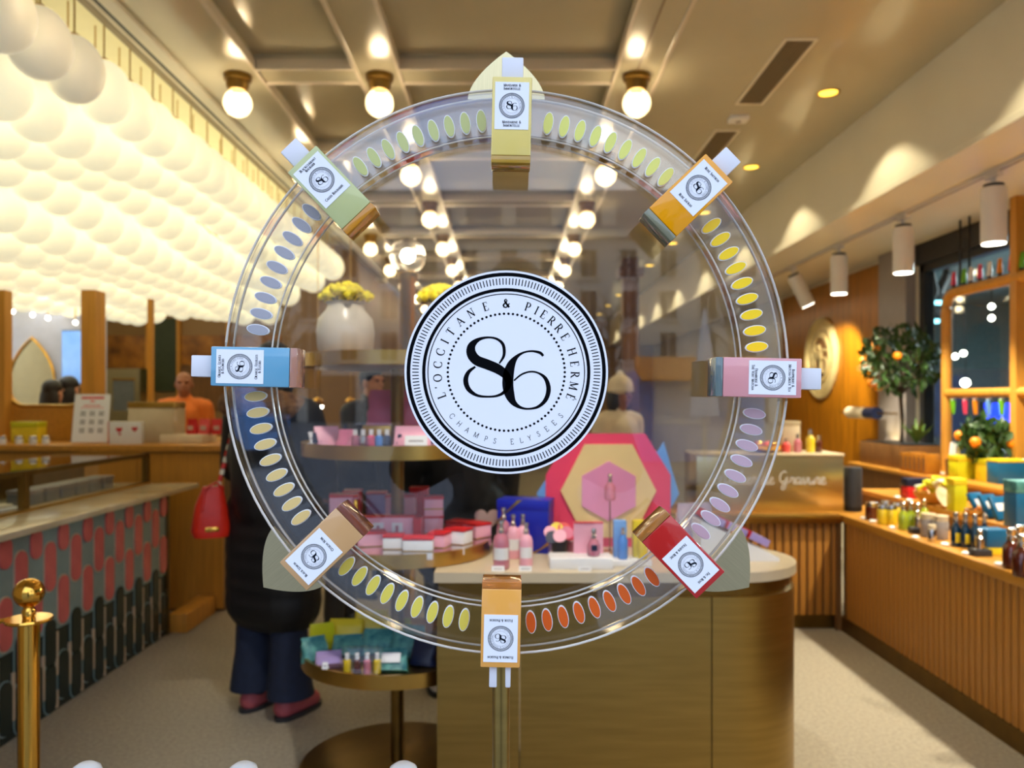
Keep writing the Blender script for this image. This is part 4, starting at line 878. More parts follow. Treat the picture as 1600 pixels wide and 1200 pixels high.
# ------------------------------------------------------------ goods on the counter
def onR(px, py, z): y = (CAMZ-z)*F/(py-VY); return Vector((PX(px, y), y, z))
def jar(loc, r, h, m, label, group=None, cap='silver'):
    t = thing('jar', label, 'jar', loc, 0, group); G().lathe([(r*.92, 0), (r, .005), (r, h*.72), (r*.9, h*.76)], 18).build('jar_body', m, t); G().lathe([(r*.94, h*.76), (r*.96, h*.98), (r*.9, h)], 18).build('lid', cap, t); return t
def flask(loc, r, h, m, label, group=None):
    t = thing('glass_bottle', label, 'bottle', loc, 0, group); G().lathe([(r*.92, 0), (r, .006), (r, h*.52), (r*.55, h*.66), (r*.42, h*.7)], 18).build('bottle_body', m, t)
    G().lathe([(r*.5, h*.7), (r*.52, h*.78), (r*.36, h*.8), (r*.5, h*.85), (r*.5, h*.97), (r*.3, h)], 14).build('stopper', 'silver', t); bx(-r*.5, r*.5, -r*1.03, -r*.9, h*.12, h*.4).build('label_patch', m if m != 'blueglass' else 'yellow', t, False); return t
jar(onR(1361, 812, L1), .034, .105, 'amber', 'dark red jar with a silver lid at the far end of the counter')
for px, py in ((1379, 819), (1393, 820), (1384, 812), (1402, 816)): jar(onR(px, py, L1), .029, .115, 'yellowjar', 'yellow jar with a silver lid in the cluster by the dark red jar', 'yellow jars')
for px, py in ((1411, 827), (1423, 827), (1434, 829), (1444, 822)): flask(onR(px, py, L1), .026, .15, 'greenglass', 'green glass bottle with a round stopper in the row by yellow jars', 'green bottles')
for px, py, lab in ((1434, 833, 'tester bottle on a dark block before the green bottles'), (1531, 868, 'tester bottle on a dark block before the blue bottles')):
    t = thing('tester', lab, 'tester', onR(px, py, L1)); bx(-.04, .04, -.03, .03, 0, .03, b=.003).build('block', 'charcoal', t); G().at((0, 0, .03)).lathe([(.016, 0), (.018, .05), (.008, .06), (.012, .085), (.004, .09)], 14).build('bottle', 'silver', t)
for px, py, m, lab in ((1450, 838, 'grey', 'tall grey tin behind the tester block'), (1470, 842, 'grey', 'wide grey tin with pale lid beside the blue bottles'), (1456, 846, 'silver', 'clear glass tumbler before the grey tins')):
    r_ = .036 if m == 'grey' else .02; jar(onR(px, py, L1), r_, .12 if m == 'grey' else .085, m, lab, None, 'stone')
for px, py in ((1493, 853), (1508, 855), (1523, 857), (1538, 856)): flask(onR(px, py, L1), .0225, .165, 'blueglass', 'dark blue bottle with a silver stopper in the counter row', 'dark blue bottles')
t = plain_box('blue_carton', 'blue carton with a yellow base behind the tester', 'box', 1543, 1577, 828, 872, 3.62, .09, 'yellow', 'tealblue', zbase=L1, lidh=.7)
for px, py in ((1580, 888), (1592, 882), (1606, 880), (1596, 900)): flask(onR(px, py, L1), .034, .17, 'amber', 'dark amber bottle with a silver stopper at the near end of the counter', 'amber bottles')
pr = G().lathe([(.018, 0), (.02, .006), (.012, .012)], 14).mesh('disc', 'white'); pl_ = G().lathe([(.012, 0), (.012, .003)], 12).mesh('foot', 'grey')
for px, py, z, lab in ((1349, 811, L1, 'before the dark red jar'), (1363, 816, L1, 'between the dark red and yellow jars'), (1394, 826, L1, 'before the yellow jars'), (1430, 841, L1, 'before the green bottles'), (1476, 852, L1, 'before the grey tins'), (1509, 866, L1, 'before the dark blue bottles'), (1561, 883, L1, 'before the amber bottles'), (1402, 778, L2, 'on the step beside the red pot'), (1421, 783, L2, 'on the step before the yellow bundle'), (1470, 741, L3, 'on the top shelf over the yellow bundle')):
    t = thing('price_disc', 'small round white price disc %s' % lab, 'price tag', onR(px, py, z)); inst('disc', pr, t, (0, 0, .002)); inst('foot', pl_, t)
jar(onR(1415, 776, L2), .035, .085, 'amber', 'small dark red pot on the wooden step')
t = plain_box('red_carton', 'red carton lying behind the dark red pot on the step', 'box', 1418, 1455, 748, 768, 4.9, .08, 'red', 'navy', zbase=L2, lidh=.4)
yb = thing('yellow_bundle', 'bowl heaped with yellow tubes and sachets on the step', 'bowl', onR(1458, 788, L2), 0); G().lathe([(.05, 0), (.10, .05), (.105, .075), (.09, .055), (.04, .01)], 24, cap=False).build('bowl', 'woodtop', yb)
for i in range(9):
    a = i*.75; g = G().at((.045*math.cos(a), .05*math.sin(a), .085+.012*i*.6), (.5*math.sin(i*2.1), .6*math.cos(i*1.7), i*.8)); g.box(-.055, .055, -.017, .017, -.01, .01, b=.006); g.build('tube', 'citron' if i % 3 else 'white', yb)
ws = thing('woven_hat', 'pale shell shaped dish leaning on the yellow bundle', 'dish', onR(1474, 794, L2), .4); G().at((0, 0, .062), (1.1, .2, 0)).lathe([(.004, -.012), (.04, -.008), (.06, .002), (.062, .006), (.04, -.002), (.004, -.006)], 20, cap=False).build('shell', 'cream', ws); bx(-.03, .03, -.02, .04, 0, .012).build('foot', 'wood', ws, False)
plain_box('yellow_tall_carton', 'tall narrow yellow carton standing on the step', 'box', 1491, 1511, 748, 800, 4.32, .08, 'citron', 'yellow', zbase=L2, lidh=.2)
plain_box('yellow_gift_box', 'large yellow gift box on the top shelf beside the frame post', 'box', 1498, 1545, 712, 748, 5.0, .12, 'citron', 'yellow', zbase=L3)
plain_box('yellow_cube', 'smaller yellow gift box against the blue one on the top shelf', 'box', 1541, 1560, 718, 752, 4.82, .12, 'yellow', 'citron', zbase=L3)
plain_box('blue_gift_box', 'dark blue gift box with a yellow rim on the top shelf', 'box', 1560, 1612, 718, 756, 4.7, .12, 'tealblue', 'yellow', zbase=L3, lidh=.12)
for i, (px, py, rot) in enumerate(((1538, 806, .5), (1556, 810, .35), (1572, 814, .2))):
    l = onR(px, py, L2); t = thing('blue_packet', 'shiny blue packet leaning in the group on the step', 'packet', l, (-.5, 0, rot), 'blue packets'); bx(-.05, .05, -.012, .012, .004, .13, b=.005).build('packet_body', 'tealblue', t); bx(-.035, .035, -.0135, -.012, .05, .09).build('packet_label', 'white', t, False)
t = thing('wooden_dish', 'round wooden dish under the blue packets', 'dish', onR(1527, 806, L2)); G().lathe([(.04, 0), (.06, .02), (.06, .035), (.04, .02), (.005, .02)], 20, cap=False).build('dish', 'wood', t); G().ball((0, 0, .035), .02, 10, 6).build('knob', 'orange', t)
t = plain_box('teal_jar_box', 'teal and yellow carton at the near end of the step', 'box', 1588, 1622, 752, 830, 3.75, .1, 'tealblue', 'teal', zbase=L2)
cu = thing('brush_cup', 'dark cup holding white paper testers on the top shelf', 'cup', (PX(1488, 5.24), 5.24, L3)); G().lathe([(.04, 0), (.045, .11), (.041, .11), (.036, .005)], 18, cap=False).build('cup_body', 'wooddark', cu)
for i in range(7): G().at((.018*math.cos(i), .018*math.sin(i), .07), (.18*math.sin(i*1.3), .2*math.cos(i*.9), i)).box(-.012, .012, -.001, .001, 0, .15).build('paper_strip', 'paper', cu, False)
for i in range(6):
    y = 5.62-.06*i; t = thing('slim_book', 'slim reddish wooden block in the row beside the planter', 'block', (2.82, y, L3), 0, 'reddish blocks'); bx(-.05, .05, -.026, .026, 0, .13+.004*(i % 3), b=.003).build('block_body', 'onyx', t); bx(-.051, -.05, -.015, .015, .02, .11).build('face_strip', 'wooddark', t, False)
# planter with orange tree
def orange_tree(x, y, zb_, trunk, cr_, rz_, label, seed, no=9, nl=300):
    rnd = random.Random(seed); t = thing('orange_tree', label, 'plant', (x, y, zb_))
    G().tube([(0, 0, 0), (.01, .01, trunk*.5), (-.01, 0, trunk), (0, 0, trunk+rz_)], [.02, .017, .015, .008], 8).build('trunk', 'bark', t)
    g = G()
    for i in range(7):
        a = i*.9; g.tube([(0, 0, trunk), (cr_*.5*math.cos(a), cr_*.5*math.sin(a), trunk+rz_*(.6+.15*(i % 4)))], .006, 5)
    kind(g.build('branches', 'bark', t), 'stuff')
    g = G()
    for i in range(nl):
        d = Vector((rnd.gauss(0, 1), rnd.gauss(0, 1), rnd.gauss(0, 1))).normalized(); q = .45+.6*rnd.random()**.6
        c = Vector((d.x*cr_*q, d.y*cr_*q, trunk+rz_+d.z*rz_*q)); s = .03+.025*rnd.random(); e = Euler((rnd.random()*6, rnd.random()*6, rnd.random()*6)).to_matrix()
        pts_ = [c+e @ Vector(v) for v in ((-s, 0, 0), (-.2*s, .45*s, .1*s), (s*1.1, 0, 0), (-.2*s, -.45*s, .1*s))]; g.add(pts_, [(0, 1, 2, 3)])
    kind(g.build('leaves', 'leaf', t, False), 'stuff')
    om_ = G().ball((0, 0, 0), .032, 12, 8).mesh('orange', 'orange')
    for i in range(no):
        a = rnd.random()*2*PI; v = rnd.uniform(-.85, .5); q = math.sqrt(1-v*v); inst('orange', om_, t, (cr_*.98*q*math.cos(a), cr_*.98*q*math.sin(a), trunk+rz_+v*rz_*.98))
    return t
pl2 = thing('planter_box', 'long dark wooden planter box under the orange tree by the pillar', 'planter', (2.96, 6.05, L3)); bx(-.15, .15, -.33, .33, 0, .17, b=.004).build('trough', 'wooddark', pl2); bx(-.14, .14, -.32, .32, .17, .178).build('soil', 'black', pl2, False)
orange_tree(2.96, 6.0, L3+.178, .36, .29, .27, 'potted orange tree with a round leafy crown by the grey pillar', 4, nl=420)
orange_tree(2.98, 4.98, L3, .10, .15, .15, 'low dark orange bush behind the yellow gift boxes', 8, 4, 260)
fn = thing('fern', 'pale green leafy plant in the planter beside the trunk', 'plant', (2.98, 5.82, L3+.178))
for i in range(11):
    a = i*2*PI/11; g = G(); g.add([(0, 0, 0), (.05*math.cos(a)-.02*math.sin(a), .05*math.sin(a)+.02*math.cos(a), .09), (.12*math.cos(a), .12*math.sin(a), .10+.05*(i % 3)), (.05*math.cos(a)+.02*math.sin(a), .05*math.sin(a)-.02*math.cos(a), .09)], [(0, 1, 2, 3)]); g.build('leaf', 'leaflight', fn, False)
ul = thing('uplight', 'small warm uplight glowing at the foot of the grey pillar', 'lamp', (3.06, 6.52, L3)); G().lathe([(.03, 0), (.035, .05), (.03, .05)], 16).build('lamp_body', 'charcoal', ul); G().at((0, 0, .051)).lathe([(.028, 0), (.028, .003)], 16).build('lens', 'lampface', ul); light('beam_light', 'SPOT', (0, 0, .07), 5, (1, .8, .4), ul, spot_size=R(120), spot_blend=.6, shadow_soft_size=.02).rotation_euler = (PI, 0, 0)
# gilt round emblem on the wood wall
we = thing('wall_emblem', 'large round gilt emblem with the number 86 on the golden wood wall', 'emblem', (3.226, 8.2, PZ(560, 8.2)), (0, 0, -PI/2))
g = G().at((0, 0, 0), (PI/2, 0, 0)); g.lathe([(.02, 0), (.42, 0), (.42, .02), (.40, .035), (.38, .02), (.365, .032), (.35, .02), (.335, .03), (.325, .012), (.02, .012)], 64, cap=False); g.build('outer_rings', mat('gilt', (226, 206, 150), .35, .35, var=.05), we)
g = G().at((0, 0, 0), (PI/2, 0, 0)); g.lathe([(.215, .012), (.215, .03), (.235, .034), (.25, .03), (.25, .012)], 48, cap=False); g.build('inner_ring', MATS['gilt'], we)
g = G().at((0, 0, 0), (PI/2, 0, 0)); g.lathe([(.0, .013), (.212, .013)], 40, cap=False); g.build('field', 'wooddark', we)
g = G(); numeral(g, lambda u, v: (u*.42, -.034, v*.42+.0), 1.9); ng = g.build('numeral', MATS['gilt'], we, False); md = ng.modifiers.new('thick', 'SOLIDIFY'); md.thickness = .02
g = G()
for ch, a in TOPTXT:
    th_ = R(a-90)
    def put(u, v, th_=th_, wd=GL[ch][0]): x, y = (u-wd/2)*.042, .268+v*.042; return (x*math.cos(th_)-y*math.sin(th_), -.0135, x*math.sin(th_)+y*math.cos(th_))
    glyph(g, ch, put, .1, .2)
kind(g.build('ring_lettering', 'wooddark', we, False), 'stuff')
# wall-mounted roll and shelf behind the desk
tp = thing('ribbon_roll', 'white and dark blue ribbon roll on a rod by the wood wall', 'ribbon roll', (3.08, 7.2, 1.32)); g = G().at((0, 0, 0), (PI/2, 0, 0)); g.lathe([(.05, 0), (.05, .35)], 18); g.build('white_roll', 'cream', tp); g = G().at((0, -.35, 0), (PI/2, 0, 0)); g.lathe([(.05, 0), (.05, .2)], 18); g.build('blue_roll', 'navy', tp); G().tube([(0, .2, 0), (0, -.75, 0)], .008, 6).tube([(0, .2, 0), (.145, .2, 0)], .008, 6).tube([(0, -.7, 0), (.145, -.7, 0)], .008, 6).build('rod', 'brassdark', tp)
# ------------------------------------------------------------ timber frame with tubes
fr = thing('timber_frame', 'brown timber frame with a rounded corner standing in the window', 'frame', (3.1, 0, L3))
zt_, zm = 2.175-L3, 1.475-L3
cpath = [(0, 5.64, .0), (0, 5.64, zt_-.10)]+[(0, 5.54+.10*math.cos(PI/2*i/6), zt_-.10+.10*math.sin(PI/2*i/6)) for i in range(1, 7)]+[(0, 3.3, zt_)]
G().tube(cpath, .036, 10).build('outer_bar', 'wood', fr); G().tube([(0, 5.64, zm), (0, 3.3, zm)], .032, 10).build('cross_bar', 'wood', fr)
bx(-.03, .03, 4.82, 4.88, 0, 2.665-L3).build('upright', 'wood', fr, False)
for y in (5.47, 5.36): G().tube([(0, y, zt_), (0, y, 2.665-L3)], .008, 6).build('hanger', 'black', fr)
cols_ = {'red': 'rose', 'green': mat('tubegreen', (110, 180, 30), .35), 'white': 'white', 'yellow': 'orange', 'blue': 'skyblue'}
def cream_tube(px, z, c, up, where):
    y = 3.1*F/(px-VX); t = thing('hand_cream', '%s cream tube %s' % (c, where), 'tube', (3.1, y, z), (0 if up else PI, 0, PI/2), 'tubes on the timber frame')
    G().loft([(0, 0, .0, .014, .014), (0, 0, .015, .014, .014)], 14).build('cap', 'black' if up else 'white', t); G().loft([(0, 0, .015, .018, .018), (0, 0, .03, .019, .018), (0, 0, .085, .021, .010), (0, 0, .11, .022, .002)], 16).build('tube_body', cols_[c], t)
for px, c in ((1490, 'red'), (1506, 'green'), (1517, 'white'), (1531, 'red'), (1546, 'white'), (1562, 'yellow'), (1580, 'red'), (1597, 'green')): cream_tube(px, L3+zt_+.036, c, True, 'standing on the top bar of the timber frame')
for px, c in ((1489, 'green'), (1508, 'red'), (1524, 'yellow'), (1545, 'blue'), (1565, 'green'), (1585, 'red')): cream_tube(px, L3+zm-.032, c, False, 'hanging under the cross bar of the timber frame')
# ------------------------------------------------------------ window and the dim hall beyond it
w1 = struct('window_1', bx(3.31, 3.33, .9, 6.30, 1.0, 2.46), 'pane')
for y in (.85, 2.6, 6.33): struct('window_frame', bx(3.28, 3.36, y-.04, y+.04, .95, 2.5), 'charcoal', w1)
struct('window_sill', bx(3.23, 3.42, .8, 6.36, .95, .985), 'charcoal', w1); struct('window_frame', bx(3.28, 3.36, .8, 6.36, 2.44, 2.5), 'charcoal', w1)
struct('floor_hall', bx(3.4, 9.2, .62, 14.2, -.12, 0), 'annexwall'); struct('ceiling_hall', bx(3.4, 9.2, .62, 14.2, 3.1, 3.2), 'annexwall'); struct('wall_hall', bx(9.0, 9.2, .62, 14.2, 0, 3.1), 'annexwall'); struct('wall_hall_end', bx(3.4, 9.0, 14.0, 14.2, 0, 3.1), 'annexwall'); struct('wall_hall_front', bx(3.4, 9.2, .5, .62, 0, 3.2), 'annexwall')
hs = thing('hall_screen', 'bright blue video screen in the dim hall beyond the window', 'screen', (PX(1577, 9.6), 9.6, PZ(661, 9.6))); bx(-.3, .45, 0, .05, 0, .24).build('panel', 'screen', hs, False); bx(-.32, .47, .01, .06, -.02, .26).build('bezel', 'black', hs, False); bx(.03, .09, .02, .06, -hs.location.z, 0).build('stand', 'black', hs, False)
sh = thing('hall_shelf', 'dark shop unit standing in the dim hall beyond the window', 'cabinet', (PX(1560, 12), 12, 0)); bx(-1.6, 1.6, -.2, .2, 0, 1.9).build('cabinet_body', 'charcoal', sh, False); bx(-1.5, -.6, -.22, -.2, .9, 1.8).build('door', 'navy', sh, False); bx(.1, 1.0, -.22, -.2, .9, 1.8).build('door', 'navy', sh, False)
for i, (px, py) in enumerate(((1583, 463), (1549, 479), (1549, 497), (1492, 557), (1505, 552), (1508, 598))):
    p = P(px, py, 11); t = thing('hall_lamp', 'tiny bright lamp glowing in the dim hall beyond the window', 'lamp', p, 0, 'tiny hall lamps'); G().ball((0, 0, 0), .04 if i < 5 else .06, 12, 8).build('bulb', 'lampface', t); G().tube([(0, 0, .02), (0, 0, 3.1-p.z)], .006, 5).build('stem', 'black', t)
for px, py, wd in ((1443, 502, .30), (1466, 473, .14)):
    p = P(px, py, 8.0 if wd > .2 else 8.5); t = thing('light_bar', 'cyan glowing light bar on a black arm in the hall', 'lamp', p, 0, 'cyan light bars'); bx(-wd/2, wd/2, -.03, .03, -.02, .02, b=.01).build('tube', 'cyanlight', t); bx(-wd/2-.05, wd/2+.05, -.04, .04, .02, .12, b=.01).build('housing', 'black', t); G().tube([(0, 0, .1), (.1, 0, .3), (.05, 0, 3.1-p.z)], [.06, .05, .02], 8).build('arm', 'black', t)
light('hall_fill', 'AREA', (6.5, 8, 3.0), 420, (.8, .95, 1), None, size=1.5)  # added area lamp with no fitting, lifts the dim hall
# ============================================================ people
def capsule(g, p0, r0, p1, r1, n=14):
    p0, p1 = Vector(p0), Vector(p1); g.ball(p0, r0, n, 8); g.ball(p1, r1, n, 8)
    g.tube([p0, p0.lerp(p1, .5), p1], [r0, (r0+r1)/2, r1], n)
def remesh(name, g, m, parent, vox=.011, smooth=4, label=None):
    me = g.mesh(name, m); o = bpy.data.objects.new(name, me); C.objects.link(o)
    a = o.modifiers.new('r', 'REMESH'); a.mode = 'VOXEL'; a.voxel_size = vox; a.use_smooth_shade = True
    b = o.modifiers.new('s', 'SMOOTH'); b.iterations = smooth; b.factor = .5
    dg = bpy.context.evaluated_depsgraph_get(); nm = bpy.data.meshes.new_from_object(o.evaluated_get(dg)); nm.name = name
    o.modifiers.clear(); o.data = nm; nm.materials.clear(); nm.materials.append(MATS[m])
    for p in nm.polygons: p.use_smooth = True
    o.parent = parent
    if label: o['label'] = label
    return o
def hand(g, wrist, d, up, s=1.0, curl=.5, side=1):
    d = Vector(d).normalized(); up = Vector(up); x = d.cross(up).normalized(); u = x.cross(d).normalized(); w0 = Vector(wrist)
    for i in range(4): capsule(g, w0+x*(i-1.5)*.015*s, .012*s, w0+d*.085*s+x*(i-1.5)*.019*s, .010*s, 8)
    for i, L in enumerate((.062, .074, .070, .054)):
        b = w0+d*.088*s+x*(i-1.5)*.0205*s; k = b+d*L*.5*s-u*curl*.02*s; e = k+d*L*.42*s*(1-curl*.6)-u*curl*.045*s
        capsule(g, b, .0085*s, k, .008*s, 8); capsule(g, k, .008*s, e, .0065*s, 8)
    b = w0+d*.03*s-x*side*.026*s; k = b+d*.03*s-x*side*.024*s-u*.012*s; capsule(g, b, .012*s, k, .010*s, 8); capsule(g, k, .010*s, k+d*.032*s-x*side*.006*s-u*.01*s, .008*s, 8)
def person(label, loc, rot, H=1.7, top='coatblack', bottom='denim', shoe='charcoal', skin='skin', hair='hairdark', hairstyle='short', arms=None, bend=0, head_turn=0, coat_len=.50, hat=None, beard=False, bulk=1.0):
    t = thing('person', label, 'person', loc, rot)
    s = H/1.7; B = lambda x, y, z: (x*s, y*s, z*s)
    def bd(p):                                   # bend the upper body forward (towards -y) about the hips
        v = Vector(p); z = v.z-.92
        if z <= 0 or not bend: return tuple(v*s)
        a = bend*min(1, z/.18); q = Vector((v.x, v.y*math.cos(a)-z*math.sin(a), .92+v.y*math.sin(a)+z*math.cos(a))); return tuple(q*s)
    arms = arms or [((-.24, .02, 1.12), (-.25, -.06, .90)), ((.24, .02, 1.12), (.25, -.06, .90))]
    # ---- the body, one surface
    g = G(); hc = Vector((0, -.02, 1.585))
    rt_ = Matrix.Rotation(head_turn, 3, 'Z')
    def hd(x, y, z): q = rt_ @ Vector((x, y, z)); return bd(hc+q)
    g.ball(hd(0, .012, .03), (.074*s, .09*s, .088*s), 20, 14); g.ball(hd(0, -.012, -.03), (.062*s, .07*s, .085*s), 18, 12); g.ball(hd(0, -.035, -.085), (.034*s, .035*s, .03*s), 12, 8)
    capsule(g, hd(0, -.078, .012), .010*s, hd(0, -.098, -.022), .014*s, 8); g.ball(hd(0, -.078, -.058), (.026*s, .014*s, .011*s), 10, 6)
    for q in (-1, 1):
        g.ball(hd(q*.076, .012, -.008), (.012*s, .02*s, .032*s), 10, 8); capsule(g, hd(q*.05, -.068, .03), .010*s, hd(q*.018, -.078, .03), .010*s, 8)
    capsule(g, bd((0, .015, 1.38)), .062*s, bd((0, 0, 1.52)), .054*s)
    capsule(g, bd((-.12, .01, 1.38)), .07*s, bd((.12, .01, 1.38)), .07*s); capsule(g, bd((0, 0, 1.28)), .13*s, bd((0, 0, 1.0)), .12*s); capsule(g, bd((-.06, 0, .94)), .10*s, bd((.06, 0, .94)), .10*s)
    for q, (el, ha) in zip((-1, 1), arms):
        sh = (q*.185, .01, 1.37); capsule(g, bd(sh), .055*s, bd(el), .042*s); capsule(g, bd(el), .042*s, bd(ha), .028*s)
        dv = Vector(bd(ha))-Vector(bd(el)); hand(g, bd(ha), dv, (0, -1, .3) if abs(dv.normalized().z) > .6 else (0, 0, 1), s, .5, q)
    for q in (-1, 1):
        capsule(g, B(q*.095, 0, .90), .092*s, B(q*.10, -.01, .50), .06*s); capsule(g, B(q*.10, -.01, .50), .06*s, B(q*.10, .02, .09), .038*s); capsule(g, B(q*.10, .03, .04), .035*s, B(q*.11, -.12, .035), .03*s)
    body_ = remesh('body', g, skin, t, .0085, 3)
    for q in (-1, 1): G().ball(hd(q*.031, -.077, .014), (.011*s, .007*s, .007*s), 10, 8).build('eye', 'ink', t)
    # ---- clothing
    g = G(); k = bulk
    capsule(g, bd((-.135, .012, 1.375)), .082*s*k, bd((.135, .012, 1.375)), .082*s*k); capsule(g, bd((0, .005, 1.27)), .165*s*k, bd((0, .005, 1.0)), .16*s*k); capsule(g, bd((-.07, .01, 1.18)), .135*s*k, bd((.07, .01, 1.18)), .135*s*k); capsule(g, bd((-.07, .005, .95)), .13*s*k, bd((.07, .005, .95)), .13*s*k)
    if coat_len < .8:
        for zz in [.92-.08*i for i in range(int((.92-coat_len)/.08)+1)]: capsule(g, B(-.085, .0, zz), .135*s*k, B(.085, .0, zz), .135*s*k)
    for q, (el, ha) in zip((-1, 1), arms):
        e_, h_ = Vector(el), Vector(ha); w_ = tuple(e_.lerp(h_, .94)); capsule(g, bd((q*.19, .01, 1.365)), .078*s*k, bd(el), .062*s*k); capsule(g, bd(el), .062*s*k, bd(w_), .048*s*k)
    capsule(g, bd((0, .02, 1.42)), .075*s, bd((0, .02, 1.46)), .07*s)
    remesh('coat' if coat_len < .8 else 'jacket', g, top, t, .013, 5)
    g = G()
    for q in (-1, 1):
        capsule(g, B(q*.09, 0, .92), .108*s, B(q*.10, -.01, .50), .075*s); capsule(g, B(q*.10, -.01, .50), .075*s, B(q*.105, .015, .12), .068*s)
    capsule(g, B(-.05, 0, .95), .11*s, B(.05, 0, .95), .11*s); remesh('trousers', g, bottom, t, .013, 4)
    for q in (-1, 1):
        g = G(); capsule(g, B(q*.105, .045, .05), .048*s, B(q*.115, -.13, .04), .040*s); g.ball(B(q*.107, .02, .085), (.05*s, .06*s, .05*s), 12, 8); sh_ = remesh('shoe', g, shoe, t, .010, 3)
        G().loft([(q*.11*s, -.045*s, .0, .052*s, .14*s), (q*.11*s, -.045*s, .02*s, .054*s, .143*s)], 20, 2.4).build('sole', 'charcoal' if shoe != 'charcoal' else 'black', sh_)
    # ---- hair
    if hair:
        g = G(); g.ball(hd(0, .022, .045), (.084*s, .098*s, .088*s), 22, 14)
        if hairstyle == 'bob': g.ball(hd(0, .045, -.02), (.098*s, .085*s, .125*s), 20, 14); g.ball(hd(.07, .03, -.06), (.035*s, .06*s, .09*s), 14, 10); g.ball(hd(-.07, .03, -.06), (.035*s, .06*s, .09*s), 14, 10)
        if hairstyle == 'long': g.ball(hd(0, .06, -.10), (.10*s, .06*s, .19*s), 20, 14)
        # keep the face free
        remesh('hair', g, hair, t, .011, 3)
    if hat:
        g = G(); g.ball(hd(0, .015, .062), (.098*s, .11*s, .095*s), 24, 14); g.ball(hd(0, .015, .165), (.03*s, .03*s, .03*s), 12, 8); g.at(hd(0, .015, .03), (0, 0, 0)).lathe([(.098*s, -.02), (.108*s, 0), (.098*s, .025)], 28, cap=False); remesh('hat', g, hat, t, .012, 3)
    return t
WZ = 3.65
wm = person('person in a long black coat and flared jeans with back to the entrance', (PX(428, WZ), WZ, 0), R(180-28), 1.68, 'coatblack', 'denim', 'sneaker', hair='hairdark', hairstyle='bob', coat_len=.50, bulk=1.18, arms=[((-.27, -.02, 1.12), (-.15, -.20, 1.02)), ((.27, -.02, 1.12), (.15, -.2, 1.02))])
g = G()
for i in range(22):
    a = 2*PI*i/22; g.ball((.16*math.cos(a), .05+.11*math.sin(a), 1.39+.03*math.sin(a)), (.08, .07, .065), 10, 8)
remesh('fur_collar', g, 'fur', wm, .012, 2)
g = G()
for q in (-1, 1): g.loft([(q*.105, .012, .46, .078, .085), (q*.107, .015, .28, .082, .088), (q*.112, .015, .13, .10, .105), (q*.114, .012, .10, .103, .11)], 20)
g.build('flared_hems', 'denim', wm)['kind'] = 'stuff'
# red handbag hanging from her shoulder
hb = thing('handbag', 'red leather handbag hanging on a red and white strap', 'handbag', (PX(330, 3.58), 3.58, PZ(838, 3.58)), R(25))
G().loft([(0, 0, 0, .075, .055), (0, 0, .03, .085, .06), (0, 0, .14, .068, .045), (.005, 0, .20, .05, .028), (.01, 0, .225, .045, .02)], 24, 3.2).build('bag_body', 'redleather', hb)
G().tube([(-.04, -.045, .12), (-.03, -.04, .22), (.02, -.03, .245), (.05, -.02, .21)], .006, 8).build('top_handle', 'redleather', hb); bx(-.03, .03, -.064, -.055, .03, .05, b=.003).build('buckle', 'polished', hb)
p0 = Vector((.03, 0, .22)); p1 = Vector((.115, .03, .55))
sb = G().at(p0.lerp(p1, .5), p0.to_track_quat('Z', 'Y').to_euler() if False else (0, 0, 0))
for i in range(12):
    a_, b_ = p0.lerp(p1, i/12), p0.lerp(p1, (i+.86)/12); G().tube([a_, b_], .011, 8).build('strap_link', 'redleather' if i % 2 else 'cream', hb)
# the others
person('man in a dark jacket looking down behind the pink bags', (PX(580, 5.9), 5.9, 0), R(50), 1.67, 'charcoal', 'charcoal', hair='hairdark', arms=[((-.24, -.05, 1.12), (-.12, -.28, 1.16)), ((.24, -.05, 1.12), (.14, -.28, 1.16))], head_turn=.1, coat_len=.9)
person('bald cashier in an orange shirt behind the service counter', (PX(288, 7.7), 7.7, 0), R(15), 1.70, 'orangeshirt', 'charcoal', skin='skindark', hair=None, coat_len=.9)
person('person in black clothes and white trainers behind the tiered stand', (PX(718, 3.92), 3.92, 0), R(190), 1.70, 'coatblack', 'charcoal', 'white', hair='hairbrown', coat_len=.62, bulk=1.1)
person('person in black bending down behind the pink gift boxes', (PX(535, 4.95), 4.95, 0), R(80), 1.62, 'coatblack', 'charcoal', 'charcoal', hair='hairbrown', hairstyle='long', bend=.95, coat_len=.9, arms=[((-.22, -.2, 1.25), (-.15, -.36, 1.1)), ((.22, -.2, 1.25), (.15, -.36, 1.1))])
person('person in pale clothes and a cream knitted hat beyond the pink board', (PX(968, 5.9), 5.9, 0), R(40), 1.58, 'cream', 'charcoal', skin='skindark', hair='hairdark', hairstyle='bob', hat='cream', coat_len=.9)
for px, yy, H in ((82, 6.95, 1.60), (108, 7.3, 1.64), (127, 7.75, 1.58)):
    t = person('dark haired person standing in the pale room behind the wooden screen', (PX(px, yy), yy, 0), R(170), H, 'charcoal', 'charcoal', hairstyle='long', coat_len=.9); t['group'] = 'people in the pale room'
person('photographer in dark clothes with raised arms, mirrored in the acrylic disc', (0.02, -.42, -.02), R(180), 1.86, 'coatblack', 'charcoal', hair='hairdark', coat_len=.6, bulk=1.1, arms=[((-.27, -.12, 1.14), (-.09, -.19, 1.22)), ((.27, -.12, 1.14), (.09, -.19, 1.22))])
